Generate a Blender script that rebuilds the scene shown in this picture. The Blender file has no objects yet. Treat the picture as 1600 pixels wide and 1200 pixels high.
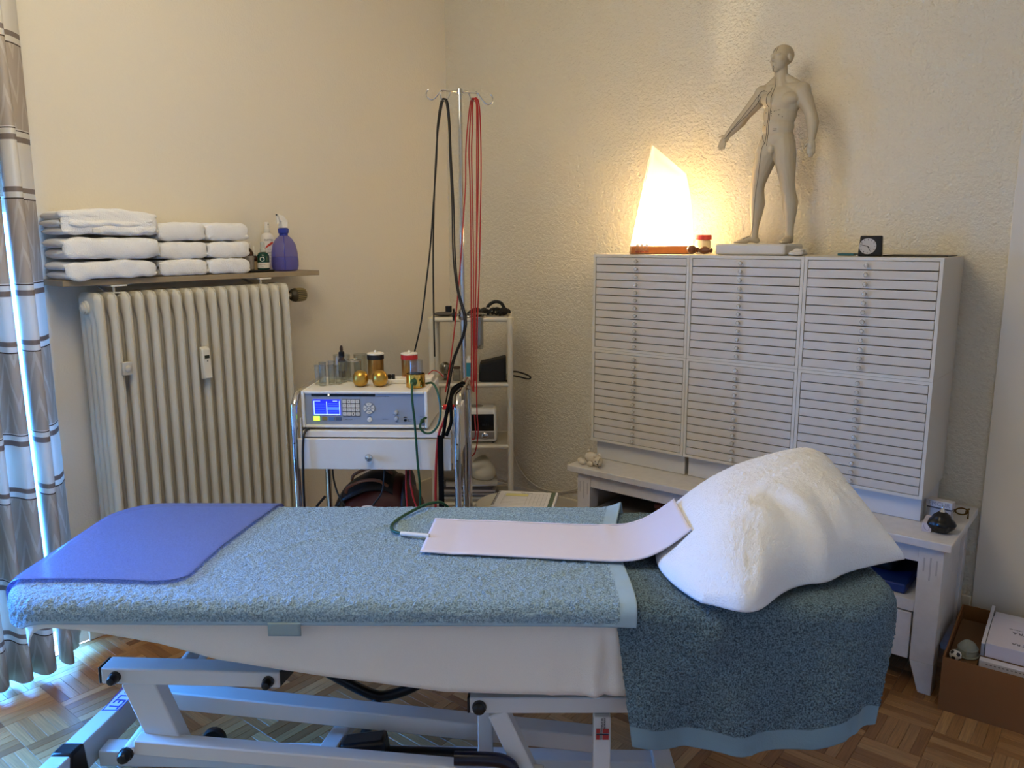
import bpy, bmesh, math, random
import numpy as np
from mathutils import Vector, Matrix
from mathutils.bvhtree import BVHTree

random.seed(7)
rng = np.random.default_rng(7)
S = bpy.context.scene
COL = S.collection
PI = math.pi
R = math.radians

# ------------------------------------------------------------------ camera
# world: the room corner is the origin, wall_right is y = 0 (x grows to the right),
# wall_left is x = 0, z is up, metres.
cam_d = bpy.data.cameras.new('camera')
cam = bpy.data.objects.new('camera', cam_d)
COL.objects.link(cam)
S.camera = cam
cam_d.sensor_fit = 'HORIZONTAL'
cam_d.sensor_width = 36.0
cam_d.lens = 36.0 * 1244.05 / 1600.0
cam_d.clip_start = 0.02
CAM = Vector((3.2039, -3.3841, 1.5886))
CR = Vector((0.77684, 0.62971, -0.00413))     # right
CU = Vector((-0.10870, 0.14057, 0.98408))     # up
CF = Vector((-0.61908, 0.76398, -0.18041))    # forward
_yaw, _pit, _rol = -0.6808, 0.1814, -0.0042
_fw = Vector((math.sin(_yaw) * math.cos(_pit), math.cos(_yaw) * math.cos(_pit), -math.sin(_pit)))
_rt = Vector((math.cos(_yaw), -math.sin(_yaw), 0))
_up = _rt.cross(_fw)
CR = math.cos(_rol) * _rt + math.sin(_rol) * _up
CU = -math.sin(_rol) * _rt + math.cos(_rol) * _up
CF = _fw
m = Matrix((CR, CU, -CF)).transposed().to_4x4()
m.translation = CAM
cam.matrix_world = m

# ------------------------------------------------------------------ world, lamps, exposure
S.view_settings.view_transform = 'Standard'
S.view_settings.look = 'None'
S.view_settings.gamma = 1.0
S.view_settings.use_curve_mapping = False
S.view_settings.exposure = 0.62
SKY_STRENGTH = 66.0
w = bpy.data.worlds.new('sky')
S.world = w
w.use_nodes = True
nt = w.node_tree
nt.nodes.clear()
out = nt.nodes.new('ShaderNodeOutputWorld')
bg = nt.nodes.new('ShaderNodeBackground')
tc = nt.nodes.new('ShaderNodeTexCoord')
sx = nt.nodes.new('ShaderNodeSeparateXYZ')
mr = nt.nodes.new('ShaderNodeMapRange')
mr.inputs['From Min'].default_value = -0.15
mr.inputs['From Max'].default_value = 0.25
mx = nt.nodes.new('ShaderNodeMix')
mx.data_type = 'RGBA'
mx.inputs['A'].default_value = (0.08, 0.13, 0.22, 1)
mx.inputs['B'].default_value = (0.06, 0.33, 1.0, 1)
nt.links.new(tc.outputs['Generated'], sx.inputs[0])
nt.links.new(sx.outputs['Z'], mr.inputs['Value'])
nt.links.new(mr.outputs['Result'], mx.inputs['Factor'])
nt.links.new(mx.outputs['Result'], bg.inputs['Color'])
bg.inputs['Strength'].default_value = SKY_STRENGTH
nt.links.new(bg.outputs[0], out.inputs[0])

S.cycles.transparent_max_bounces = 32

def light(name, kind, loc, energy, color, **kw):
    d = bpy.data.lights.new(name, kind)
    d.energy = energy
    d.color = color
    for k, v in kw.items():
        setattr(d, k, v)
    o = bpy.data.objects.new(name, d)
    o.location = loc
    COL.objects.link(o)
    return o

# the warm ceiling lamp of the room (hangs above the picture)
light('ceiling_lamp', 'POINT', (1.6, -2.5, 2.75), 38.0, (1.0, 0.86, 0.60), shadow_soft_size=0.45)
# the bulb of the table lamp on the cabinets
light('table_lamp_bulb', 'POINT', (1.475, -0.205, 1.585), 52.0, (1.0, 0.83, 0.54), shadow_soft_size=0.04)
# portal that guides sky light through the balcony door
pl_ = light('balcony_portal', 'AREA', (-0.14, -2.95, 0.87), 1.0, (1, 1, 1), shape='RECTANGLE', size=1.6, size_y=1.72)
pl_.rotation_euler = (0, R(-90), 0)
pl_.rotation_euler = Matrix(((0, 0, 1), (1, 0, 0), (0, 1, 0))).to_euler()
pl_.rotation_euler = Vector((1, 0, 0)).to_track_quat('-Z', 'Y').to_euler()
pl_.data.cycles.is_portal = True

# ------------------------------------------------------------------ materials
def lin(c):
    return tuple((x / 12.92 if x <= 0.04045 else ((x + 0.055) / 1.055) ** 2.4) for x in c)

def rgb(h):
    if isinstance(h, str):
        h = h.lstrip('#')
        return lin(tuple(int(h[i:i + 2], 16) / 255 for i in (0, 2, 4)))
    return h

_M = {}
def mat(name, color='#808080', rough=0.6, metal=0.0, bump=None, var=None, spec=0.5, trans=0.0, ior=1.45,
        emit=None, alpha=1.0, sheen=0.0, coat=0.0, bump2=None):
    """bump=(scale, distance), var=(scale, amount)"""
    if name in _M:
        return _M[name]
    ma = bpy.data.materials.new(name)
    ma.use_nodes = True
    n = ma.node_tree
    p = n.nodes['Principled BSDF']
    c = rgb(color) + (1,)
    p.inputs['Base Color'].default_value = c
    p.inputs['Roughness'].default_value = rough
    p.inputs['Metallic'].default_value = metal
    p.inputs['Specular IOR Level'].default_value = spec
    p.inputs['IOR'].default_value = ior
    p.inputs['Transmission Weight'].default_value = trans
    p.inputs['Alpha'].default_value = alpha
    p.inputs['Sheen Weight'].default_value = sheen
    p.inputs['Coat Weight'].default_value = coat
    if emit:
        p.inputs['Emission Color'].default_value = rgb(emit[0]) + (1,)
        p.inputs['Emission Strength'].default_value = emit[1]
    t = n.nodes.new('ShaderNodeTexCoord')
    if var:
        nz = n.nodes.new('ShaderNodeTexNoise')
        nz.inputs['Scale'].default_value = var[0]
        nz.inputs['Detail'].default_value = 4
        n.links.new(t.outputs['Object'], nz.inputs['Vector'])
        r = n.nodes.new('ShaderNodeMapRange')
        r.inputs['From Min'].default_value = 0.3
        r.inputs['From Max'].default_value = 0.7
        r.inputs['To Min'].default_value = 1 - var[1]
        r.inputs['To Max'].default_value = 1 + var[1]
        n.links.new(nz.outputs['Fac'], r.inputs['Value'])
        v = n.nodes.new('ShaderNodeVectorMath')
        v.operation = 'SCALE'
        v.inputs[0].default_value = c[:3]
        n.links.new(r.outputs['Result'], v.inputs['Scale'])
        n.links.new(v.outputs['Vector'], p.inputs['Base Color'])
    last = None
    for b in (bump, bump2):
        if not b:
            continue
        nz = n.nodes.new('ShaderNodeTexNoise')
        nz.inputs['Scale'].default_value = b[0]
        nz.inputs['Detail'].default_value = 3
        n.links.new(t.outputs['Object'], nz.inputs['Vector'])
        bp = n.nodes.new('ShaderNodeBump')
        bp.inputs['Strength'].default_value = 1.0
        bp.inputs['Distance'].default_value = b[1]
        n.links.new(nz.outputs['Fac'], bp.inputs['Height'])
        if last:
            n.links.new(last.outputs['Normal'], bp.inputs['Normal'])
        last = bp
    if last:
        n.links.new(last.outputs['Normal'], p.inputs['Normal'])
    _M[name] = ma
    return ma

def glass(name, color='#ffffff', rough=0.0, opac=0.12):
    """thin clear glass: mostly see-through, reflecting at grazing angles, casting a faint shadow"""
    if name in _M:
        return _M[name]
    ma = bpy.data.materials.new(name)
    ma.use_nodes = True
    n = ma.node_tree
    n.nodes.clear()
    o = n.nodes.new('ShaderNodeOutputMaterial')
    tr = n.nodes.new('ShaderNodeBsdfTransparent')
    tr.inputs[0].default_value = rgb(color) + (1,)
    gl = n.nodes.new('ShaderNodeBsdfGlossy')
    gl.inputs['Roughness'].default_value = max(rough, 0.03)
    fr = n.nodes.new('ShaderNodeLayerWeight')
    fr.inputs['Blend'].default_value = 0.22
    mr_ = n.nodes.new('ShaderNodeMapRange')
    mr_.inputs['To Min'].default_value = opac * 0.5
    mr_.inputs['To Max'].default_value = min(1.0, opac * 4.5)
    n.links.new(fr.outputs['Facing'], mr_.inputs['Value'])
    mix = n.nodes.new('ShaderNodeMixShader')
    n.links.new(mr_.outputs['Result'], mix.inputs[0])
    n.links.new(tr.outputs[0], mix.inputs[1])
    n.links.new(gl.outputs[0], mix.inputs[2])
    n.links.new(mix.outputs[0], o.inputs[0])
    _M[name] = ma
    return ma

# ------------------------------------------------------------------ mesh builder
class MB:
    def __init__(self):
        self.v, self.f = [], []

    def add(self, V, F):
        b = len(self.v)
        self.v.extend([tuple(map(float, p)) for p in V])
        self.f.extend([tuple(b + i for i in q) for q in F])
        return self

    def hexa(self, P):
        return self.add(P, [(0, 3, 2, 1), (4, 5, 6, 7), (0, 1, 5, 4), (1, 2, 6, 5), (2, 3, 7, 6), (3, 0, 4, 7)])

    def box(self, x0, y0, z0, x1, y1, z1):
        x0, x1 = sorted((x0, x1)); y0, y1 = sorted((y0, y1)); z0, z1 = sorted((z0, z1))
        return self.hexa([(x0, y0, z0), (x1, y0, z0), (x1, y1, z0), (x0, y1, z0),
                          (x0, y0, z1), (x1, y0, z1), (x1, y1, z1), (x0, y1, z1)])

    def cbox(self, c, d):
        return self.box(c[0] - d[0] / 2, c[1] - d[1] / 2, c[2] - d[2] / 2, c[0] + d[0] / 2, c[1] + d[1] / 2, c[2] + d[2] / 2)

    def bar(self, p0, p1, w, h, up=(0, 0, 1)):
        """square bar from p0 to p1: w sideways, h along up"""
        p0, p1 = Vector(p0), Vector(p1)
        d = (p1 - p0).normalized()
        s = d.cross(Vector(up)).normalized()
        u = s.cross(d).normalized()
        s, u = s * w / 2, u * h / 2
        return self.hexa([p0 - s - u, p0 + s - u, p1 + s - u, p1 - s - u, p0 - s + u, p0 + s + u, p1 + s + u, p1 - s + u])

    def lathe(self, prof, c=(0, 0, 0), axis=(0, 0, 1), n=20, cap=True):
        a = Vector(axis).normalized()
        q = Vector((0, 0, 1)).rotation_difference(a)
        c = Vector(c)
        V, F = [], []
        for r, z in prof:
            for k in range(n):
                t = 2 * PI * k / n
                V.append(c + q @ Vector((r * math.cos(t), r * math.sin(t), z)))
        for i in range(len(prof) - 1):
            for k in range(n):
                k2 = (k + 1) % n
                F.append((i * n + k, i * n + k2, (i + 1) * n + k2, (i + 1) * n + k))
        if cap:
            F.append(tuple(range(n - 1, -1, -1)))
            F.append(tuple((len(prof) - 1) * n + k for k in range(n)))
        return self.add(V, F)

    def cyl(self, p0, p1, r0, r1=None, n=14):
        p0, p1 = Vector(p0), Vector(p1)
        d = p1 - p0
        return self.lathe([(r0, 0), (r0 if r1 is None else r1, d.length)], p0, d, n)

    def ball(self, c, r, n=16, m=10):
        r = (r, r, r) if not hasattr(r, '__len__') else r
        V = [(c[0], c[1], c[2] - r[2])]
        for i in range(1, m):
            t = PI * i / m - PI / 2
            for k in range(n):
                p = 2 * PI * k / n
                V.append((c[0] + r[0] * math.cos(t) * math.cos(p), c[1] + r[1] * math.cos(t) * math.sin(p), c[2] + r[2] * math.sin(t)))
        V.append((c[0], c[1], c[2] + r[2]))
        F = [(0, 1 + (k + 1) % n, 1 + k) for k in range(n)]
        for i in range(m - 2):
            for k in range(n):
                k2 = (k + 1) % n
                F.append((1 + i * n + k, 1 + i * n + k2, 1 + (i + 1) * n + k2, 1 + (i + 1) * n + k))
        L = 1 + (m - 2) * n
        F += [(L + k, L + (k + 1) % n, len(V) - 1) for k in range(n)]
        return self.add(V, F)

    def tube(self, pts, r, n=8, sub=5, closed=False):
        P = spline(pts, sub, closed) if sub else [Vector(p) for p in pts]
        N = len(P)
        V, F = [], []
        d = (P[1] - P[0]).normalized()
        u = d.orthogonal().normalized()
        for i, p in enumerate(P):
            a, b = P[max(i - 1, 0)], P[min(i + 1, N - 1)]
            if closed:
                a, b = P[i - 1], P[(i + 1) % N]
            d = (b - a)
            if d.length < 1e-9:
                d = Vector((0, 0, 1))
            d.normalize()
            u = (u - d * u.dot(d))
            u = u.normalized() if u.length > 1e-6 else d.orthogonal().normalized()
            s = d.cross(u)
            rr = r[min(i, len(r) - 1)] if hasattr(r, '__len__') else r
            for k in range(n):
                t = 2 * PI * k / n
                V.append(p + (u * math.cos(t) + s * math.sin(t)) * rr)
        L = N if closed else N - 1
        for i in range(L):
            j = (i + 1) % N
            for k in range(n):
                k2 = (k + 1) % n
                F.append((i * n + k, i * n + k2, j * n + k2, j * n + k))
        if not closed:
            F.append(tuple(range(n - 1, -1, -1)))
            F.append(tuple((N - 1) * n + k for k in range(n)))
        return self.add(V, F)

    def grid(self, G, close_u=False):
        nu, nv = G.shape[:2]
        b = len(self.v)
        self.v.extend(map(tuple, G.reshape(-1, 3).tolist()))
        for i in range(nu - (0 if close_u else 1)):
            i2 = (i + 1) % nu
            for j in range(nv - 1):
                self.f.append((b + i * nv + j, b + i2 * nv + j, b + i2 * nv + j + 1, b + i * nv + j + 1))
        return self

    def mesh(self, name, angle=40):
        me = bpy.data.meshes.new(name)
        me.from_pydata(self.v, [], self.f)
        me.update()
        if angle is not None:
            me.shade_smooth()
            if angle < 180:
                me.set_sharp_from_angle(angle=R(angle))
        return me

    def build(self, name, ma, parent=None, bevel=0.0, angle=40, seg=2, recalc=False):
        me = self.mesh(name, angle)
        if recalc:
            bm = bmesh.new(); bm.from_mesh(me); bmesh.ops.recalc_face_normals(bm, faces=bm.faces); bm.to_mesh(me); bm.free()
        o = bpy.data.objects.new(name, me)
        COL.objects.link(o)
        if ma:
            me.materials.append(ma)
        if parent:
            o.parent = parent
        if bevel:
            b = o.modifiers.new('bevel', 'BEVEL')
            b.width = bevel
            b.segments = seg
            b.limit_method = 'ANGLE'
            b.angle_limit = R(40)
            b.harden_normals = False
        return o


def spline(pts, sub=5, closed=False):
    P = [Vector(p) for p in pts]
    n = len(P)
    if n < 3:
        return P
    out_ = []
    L = n if closed else n - 1
    for i in range(L):
        p1, p2 = P[i], P[(i + 1) % n]
        p0 = P[i - 1] if (i > 0 or closed) else p1 * 2 - p2
        p3 = P[(i + 2) % n] if (i + 2 < n or closed) else p2 * 2 - p1
        for k in range(sub):
            t = k / sub
            out_.append(0.5 * ((2 * p1) + (p2 - p0) * t + (2 * p0 - 5 * p1 + 4 * p2 - p3) * t * t + (3 * p1 - p0 - 3 * p2 + p3) * t ** 3))
    if not closed:
        out_.append(P[-1])
    return out_


def tag(o, label=None, cat=None, group=None, kind=None):
    if label: o['label'] = label
    if cat: o['category'] = cat
    if group: o['group'] = group
    if kind: o['kind'] = kind
    return o

def thing(name, label, cat, loc=(0, 0, 0), rz=0.0, group=None):
    o = bpy.data.objects.new(name, None)
    o.empty_display_size = 0.05
    COL.objects.link(o)
    o.location = loc
    o.rotation_euler = (0, 0, rz)
    return tag(o, label, cat, group)

def dup(root, loc, rz=None, label=None):
    r = root.copy()
    COL.objects.link(r)
    r.location = loc
    if rz is not None:
        r.rotation_euler = (0, 0, rz)
    if label:
        r['label'] = label
    for ch in list(root.children):
        c = ch.copy(); COL.objects.link(c); c.parent = r
        for g in list(ch.children):
            d = g.copy(); COL.objects.link(d); d.parent = c
    return r

def struct(o):
    o['kind'] = 'structure'
    return o

def text(name, txt, size, ma, parent=None, M=None, depth=0.0004, align='CENTER'):
    cu = bpy.data.curves.new(name + '_curve', 'FONT')
    cu.body = txt
    cu.size = size
    cu.extrude = depth
    cu.align_x = align
    cu.align_y = 'CENTER'
    cu.resolution_u = 2
    t = bpy.data.objects.new(name + '_tmp', cu)
    COL.objects.link(t)
    dg = bpy.context.evaluated_depsgraph_get()
    me = bpy.data.meshes.new_from_object(t.evaluated_get(dg))
    bpy.data.objects.remove(t)
    bpy.data.curves.remove(cu)
    if M is not None:
        me.transform(M)
    me.materials.clear()
    me.materials.append(ma)
    o = bpy.data.objects.new(name, me)
    COL.objects.link(o)
    if parent:
        o.parent = parent
    return o

def frameM(o, x, y):
    """matrix placing text: origin o, reading direction x, up direction y"""
    x = Vector(x).normalized(); y = Vector(y).normalized(); z = x.cross(y)
    M = Matrix((x, y, z)).transposed().to_4x4()
    M.translation = Vector(o)
    return M

def smooth_noise(nu, nv, passes):
    a = rng.standard_normal((nu, nv))
    for _ in range(passes):
        a = (a + np.roll(a, 1, 0) + np.roll(a, -1, 0) + np.roll(a, 1, 1) + np.roll(a, -1, 1)) / 5
    return a / a.std()

def normals(G):
    du = np.gradient(G, axis=0); dv = np.gradient(G, axis=1)
    n = np.cross(du, dv)
    return n / (np.linalg.norm(n, axis=2, keepdims=True) + 1e-12)

def solid(o, t, offset=-1):
    s = o.modifiers.new('thickness', 'SOLIDIFY')
    s.thickness = t
    s.offset = offset
    return o

# common materials
WHITE_METAL = mat('white_powder_coat', '#d6d5d0', 0.2)
BLACK_PLASTIC = mat('black_plastic', '#0b0b0e', 0.32)
CHROME = mat('chrome', '#c9c8c6', 0.12, 1.0)
STEEL = mat('brushed_steel', '#b5b2ad', 0.25, 1.0)
WHITE_LACQUER = mat('white_lacquer', '#d8d3c9', 0.42, bump=(300, 0.00005))
WHITE_STAIN = mat('white_stained_wood', '#cfcac4', 0.45, var=(30, 0.05), bump=(90, 0.0002))
WHITE_PLASTIC = mat('white_plastic', '#dedad0', 0.35)
TERRY_WHITE = mat('white_terry', '#f3f2f0', 0.95, sheen=0.1, bump=(260, 0.0035), bump2=(700, 0.001))
BLACK_RUBBER = mat('black_cable', '#100f10', 0.5)
RED_RUBBER = mat('red_cable', '#a01c18', 0.42)
GREEN_RUBBER = mat('green_cable', '#14452c', 0.4)
CARD_WHITE = mat('white_card', '#dcd8d6', 0.6)
INK = mat('black_ink', '#1c1c20', 0.6)
BRASS = mat('brass', '#c79a45', 0.22, 1.0)
CLEAR = glass('clear_glass', '#f6f7f5', 0.02, 0.09)

# ================================================================== THE ROOM
RX, RY, RZ = 4.3, -5.0, 3.15
DY0, DY1, DZ = -3.7, -2.19, 1.74        # balcony door opening in the left wall

PLASTER = mat('cream_plaster', '#dbd2bc', 0.85, bump=(60, 0.009), bump2=(130, 0.005), spec=0.25)
PLASTER_L = mat('cream_plaster_smooth', '#ded6c4', 0.85, bump=(40, 0.0012), bump2=(120, 0.0012), spec=0.25)
b = MB()
b.box(-0.3, DY1, 0, 0, 0.3, RZ)
b.box(-0.3, DY0, DZ, 0, DY1, RZ)
b.box(-0.3, RY - 0.3, 0, 0, DY0, RZ)
struct(b.build('wall_left', PLASTER_L))
struct(MB().box(0, 0, 0, RX + .3, 0.3, RZ).build('wall_right', PLASTER))
struct(MB().box(RX, RY, 0, RX + .3, 0, RZ).build('wall_east', PLASTER_L))
struct(MB().box(0, RY - .3, 0, RX + .3, RY, RZ).build('wall_south', PLASTER_L))
struct(MB().box(-.3, RY - .3, RZ, RX + .3, .3, RZ + .2).build('ceiling', mat('ceiling_white', '#e9e4d8', 0.9)))

# glossy white panel on the right wall, starting just beyond the bench
GLOSS = mat('gloss_painted_panel', '#d6cfc0', 0.22, var=(3, 0.03), bump=(5, 0.002))
struct(MB().box(2.768, -0.012, 0.0, RX, 0, 2.12).build('trim_1', GLOSS, bevel=0.003))
struct(MB().box(0.02, -0.014, 0, 2.768, 0, 0.21).build('baseboard_right', mat('painted_baseboard', '#cfc4ac', 0.5), bevel=0.004))
struct(MB().box(0, -2.15, 0, 0.014, -0.014, 0.21).build('baseboard_left', mat('painted_baseboard'), bevel=0.004))

# balcony door: frame, sash and pane
win = thing('window_1', None, None, (0, 0, 0))
win['kind'] = 'structure'
FRAME = mat('window_frame_white', '#e4e2dd', 0.35)
b = MB()
b.box(-.16, DY0, 0, -.1, DY1, .04); b.box(-.16, DY0, DZ - .05, -.1, DY1, DZ)
b.box(-.16, DY0, 0, -.1, DY0 + .05, DZ); b.box(-.16, DY1 - .03, 0, -.1, DY1, DZ)
b.build('window_frame', FRAME, win)
b = MB()
ym = (DY0 + DY1) / 2
b.box(-.15, ym - .05, .04, -.105, ym + .05, DZ - .05)
b.box(-.15, DY0 + .05, .04, -.105, DY1 - .03, .1)
b.build('window_sash', FRAME, win)
PANE = glass('window_pane_glass', '#f2f8ff', 0.02, 0.04)
for y0, y1 in ((DY0 + .05, ym - .05), (ym + .05, DY1 - .03)):
    MB().box(-.131, y0, .1, -.125, y1, DZ - .05).build('pane', PANE, win)
struct(MB().box(-3.0, -6, -.12, -.3, 0, -.02).build('trim_2', mat('balcony_concrete', '#6d6f70', 0.9, var=(4, .1))))

struct(MB().box(-1.55, -6, -.02, -1.4, 0.4, .95).build('added_sky_blocker', mat('sky_blocker_grey', '#8d8f90', .9, var=(4, .1))))  # added unseen wall outside, holds back low sky light from the floor

# parquet: basket-weave blocks of five oak strips, block edge 17.2 cm, aligned with the walls
def parquet_mat():
    ma = bpy.data.materials.new('oak_parquet')
    ma.use_nodes = True
    n = ma.node_tree
    p = n.nodes['Principled BSDF']
    p.inputs['Roughness'].default_value = 0.38
    p.inputs['Specular IOR Level'].default_value = 0.42
    oi = n.nodes.new('ShaderNodeObjectInfo')
    at = n.nodes.new('ShaderNodeAttribute'); at.attribute_name = 'tone'
    t = n.nodes.new('ShaderNodeTexCoord')
    add = n.nodes.new('ShaderNodeMath'); add.operation = 'ADD'
    n.links.new(oi.outputs['Random'], add.inputs[0]); n.links.new(at.outputs['Fac'], add.inputs[1])
    fr = n.nodes.new('ShaderNodeMath'); fr.operation = 'FRACT'
    n.links.new(add.outputs[0], fr.inputs[0])
    cr = n.nodes.new('ShaderNodeValToRGB')
    e = cr.color_ramp.elements
    e[0].position = 0; e[0].color = rgb('#7c5230') + (1,)
    e[1].position = 1; e[1].color = rgb('#c29662') + (1,)
    for pos, c in ((.18, '#97693e'), (.5, '#a67849'), (.85, '#b28554')):
        q = e.new(pos); q.color = rgb(c) + (1,)
    n.links.new(fr.outputs[0], cr.inputs[0])
    # grain along the strip (uv.x)
    uv = n.nodes.new('ShaderNodeUVMap'); uv.uv_map = 'uv'
    mp = n.nodes.new('ShaderNodeMapping'); mp.inputs['Scale'].default_value = (6, 160, 1)
    n.links.new(uv.outputs[0], mp.inputs[0])
    cb = n.nodes.new('ShaderNodeCombineXYZ')
    ml = n.nodes.new('ShaderNodeMath'); ml.operation = 'MULTIPLY'; ml.inputs[1].default_value = 40
    n.links.new(fr.outputs[0], ml.inputs[0]); n.links.new(ml.outputs[0], cb.inputs[2])
    va = n.nodes.new('ShaderNodeVectorMath'); n.links.new(mp.outputs[0], va.inputs[0]); n.links.new(cb.outputs[0], va.inputs[1])
    nz = n.nodes.new('ShaderNodeTexNoise'); nz.inputs['Scale'].default_value = 1.4; nz.inputs['Detail'].default_value = 5
    nz.inputs['Distortion'].default_value = 0.8
    n.links.new(va.outputs[0], nz.inputs['Vector'])
    r = n.nodes.new('ShaderNodeMapRange'); r.inputs['From Min'].default_value = .3; r.inputs['From Max'].default_value = .7
    r.inputs['To Min'].default_value = .74; r.inputs['To Max'].default_value = 1.2
    n.links.new(nz.outputs['Fac'], r.inputs['Value'])
    v = n.nodes.new('ShaderNodeVectorMath'); v.operation = 'SCALE'
    n.links.new(cr.outputs[0], v.inputs[0]); n.links.new(r.outputs[0], v.inputs['Scale'])
    n.links.new(v.outputs[0], p.inputs['Base Color'])
    bp = n.nodes.new('ShaderNodeBump'); bp.inputs['Distance'].default_value = .0004
    n.links.new(nz.outputs['Fac'], bp.inputs['Height']); n.links.new(bp.outputs[0], p.inputs['Normal'])
    return ma
OAK = parquet_mat()
floor = struct(MB().box(0, RY, -.08, RX, 0, -.014).build('floor', mat('screed', '#2a2018', 0.9)))
BL, SW, GAP = 0.172, 0.0344, 0.0007
def strip_mesh(along_x):
    L, W = BL / 2 - GAP / 2, SW / 2 - GAP / 2
    hx, hy = (L, W) if along_x else (W, L)
    e = 0.0009
    V = [(-hx, -hy, -.014), (hx, -hy, -.014), (hx, hy, -.014), (-hx, hy, -.014),
         (-hx, -hy, -e), (hx, -hy, -e), (hx, hy, -e), (-hx, hy, -e),
         (-hx + e, -hy + e, 0), (hx - e, -hy + e, 0), (hx - e, hy - e, 0), (-hx + e, hy - e, 0)]
    F = [(0, 1, 5, 4), (1, 2, 6, 5), (2, 3, 7, 6), (3, 0, 4, 7), (4, 5, 9, 8), (5, 6, 10, 9), (6, 7, 11, 10), (7, 4, 8, 11), (8, 9, 10, 11)]
    return V, F
def add_uv(me, along):
    uv = me.uv_layers.new(name='uv')
    for lp in me.loops:
        c = me.vertices[lp.vertex_index].co
        a = along[lp.vertex_index] if not isinstance(along, bool) else along
        uv.data[lp.index].uv = (c.x, c.y) if a else (c.y, c.x)
def px_of(P):
    d = Vector(P) - CAM
    z = d.dot(CF)
    if z < .1:
        return None
    return 800 + 1244.05 * d.dot(CR) / z, 600 - 1244.05 * d.dot(CU) / z, z
cells = []
ox, oy = 2.618 - 16 * BL, -0.865 + 6 * BL
for i in range(-1, 27):
    for j in range(0, 31):
        bx, by = ox + i * BL, oy - (j + 1) * BL
        ax = (i + j) % 2 == 0
        for k in range(5):
            cx, cy = (bx + BL / 2, by + (k + .5) * SW) if ax else (bx + (k + .5) * SW, by + BL / 2)
            if 0.02 < cx < RX - .02 and RY + .02 < cy < -.02:
                cells.append((cx, cy, ax))
def seen(c):
    q = px_of((c[0], c[1], 0))
    if not q or not (-20 < q[0] < 1620 and 985 < q[1] < 1215):
        return 9e9
    if 985 < q[0] < 1415 and q[1] < 1125:
        return 9e9
    return q[2]
cells.sort(key=seen)
protos = {}
for ax in (True, False):
    V, F = strip_mesh(ax)
    me = bpy.data.meshes.new('parquet_strip'); me.from_pydata(V, [], F); add_uv(me, ax)
    me.materials.append(OAK); protos[ax] = me
for cx, cy, ax in cells[:300]:
    o = bpy.data.objects.new('parquet_strip', protos[ax]); COL.objects.link(o); o.parent = floor
    o.location = (cx, cy, random.uniform(-.0003, .0003))
V, F, T, A = [], [], [], []
for cx, cy, ax in cells[300:]:
    v, f = strip_mesh(ax); bb = len(V)
    V += [(x + cx, y + cy, z) for x, y, z in v]; F += [tuple(bb + i for i in q) for q in f]
    T += [random.random()] * 12; A += [ax] * 12
me = bpy.data.meshes.new('parquet_field'); me.from_pydata(V, [], F); add_uv(me, A)
me.attributes.new('tone', 'FLOAT', 'POINT').data.foreach_set('value', T)
me.materials.append(OAK)
o = bpy.data.objects.new('parquet_field', me); COL.objects.link(o); o.parent = floor; o['kind'] = 'stuff'

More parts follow.
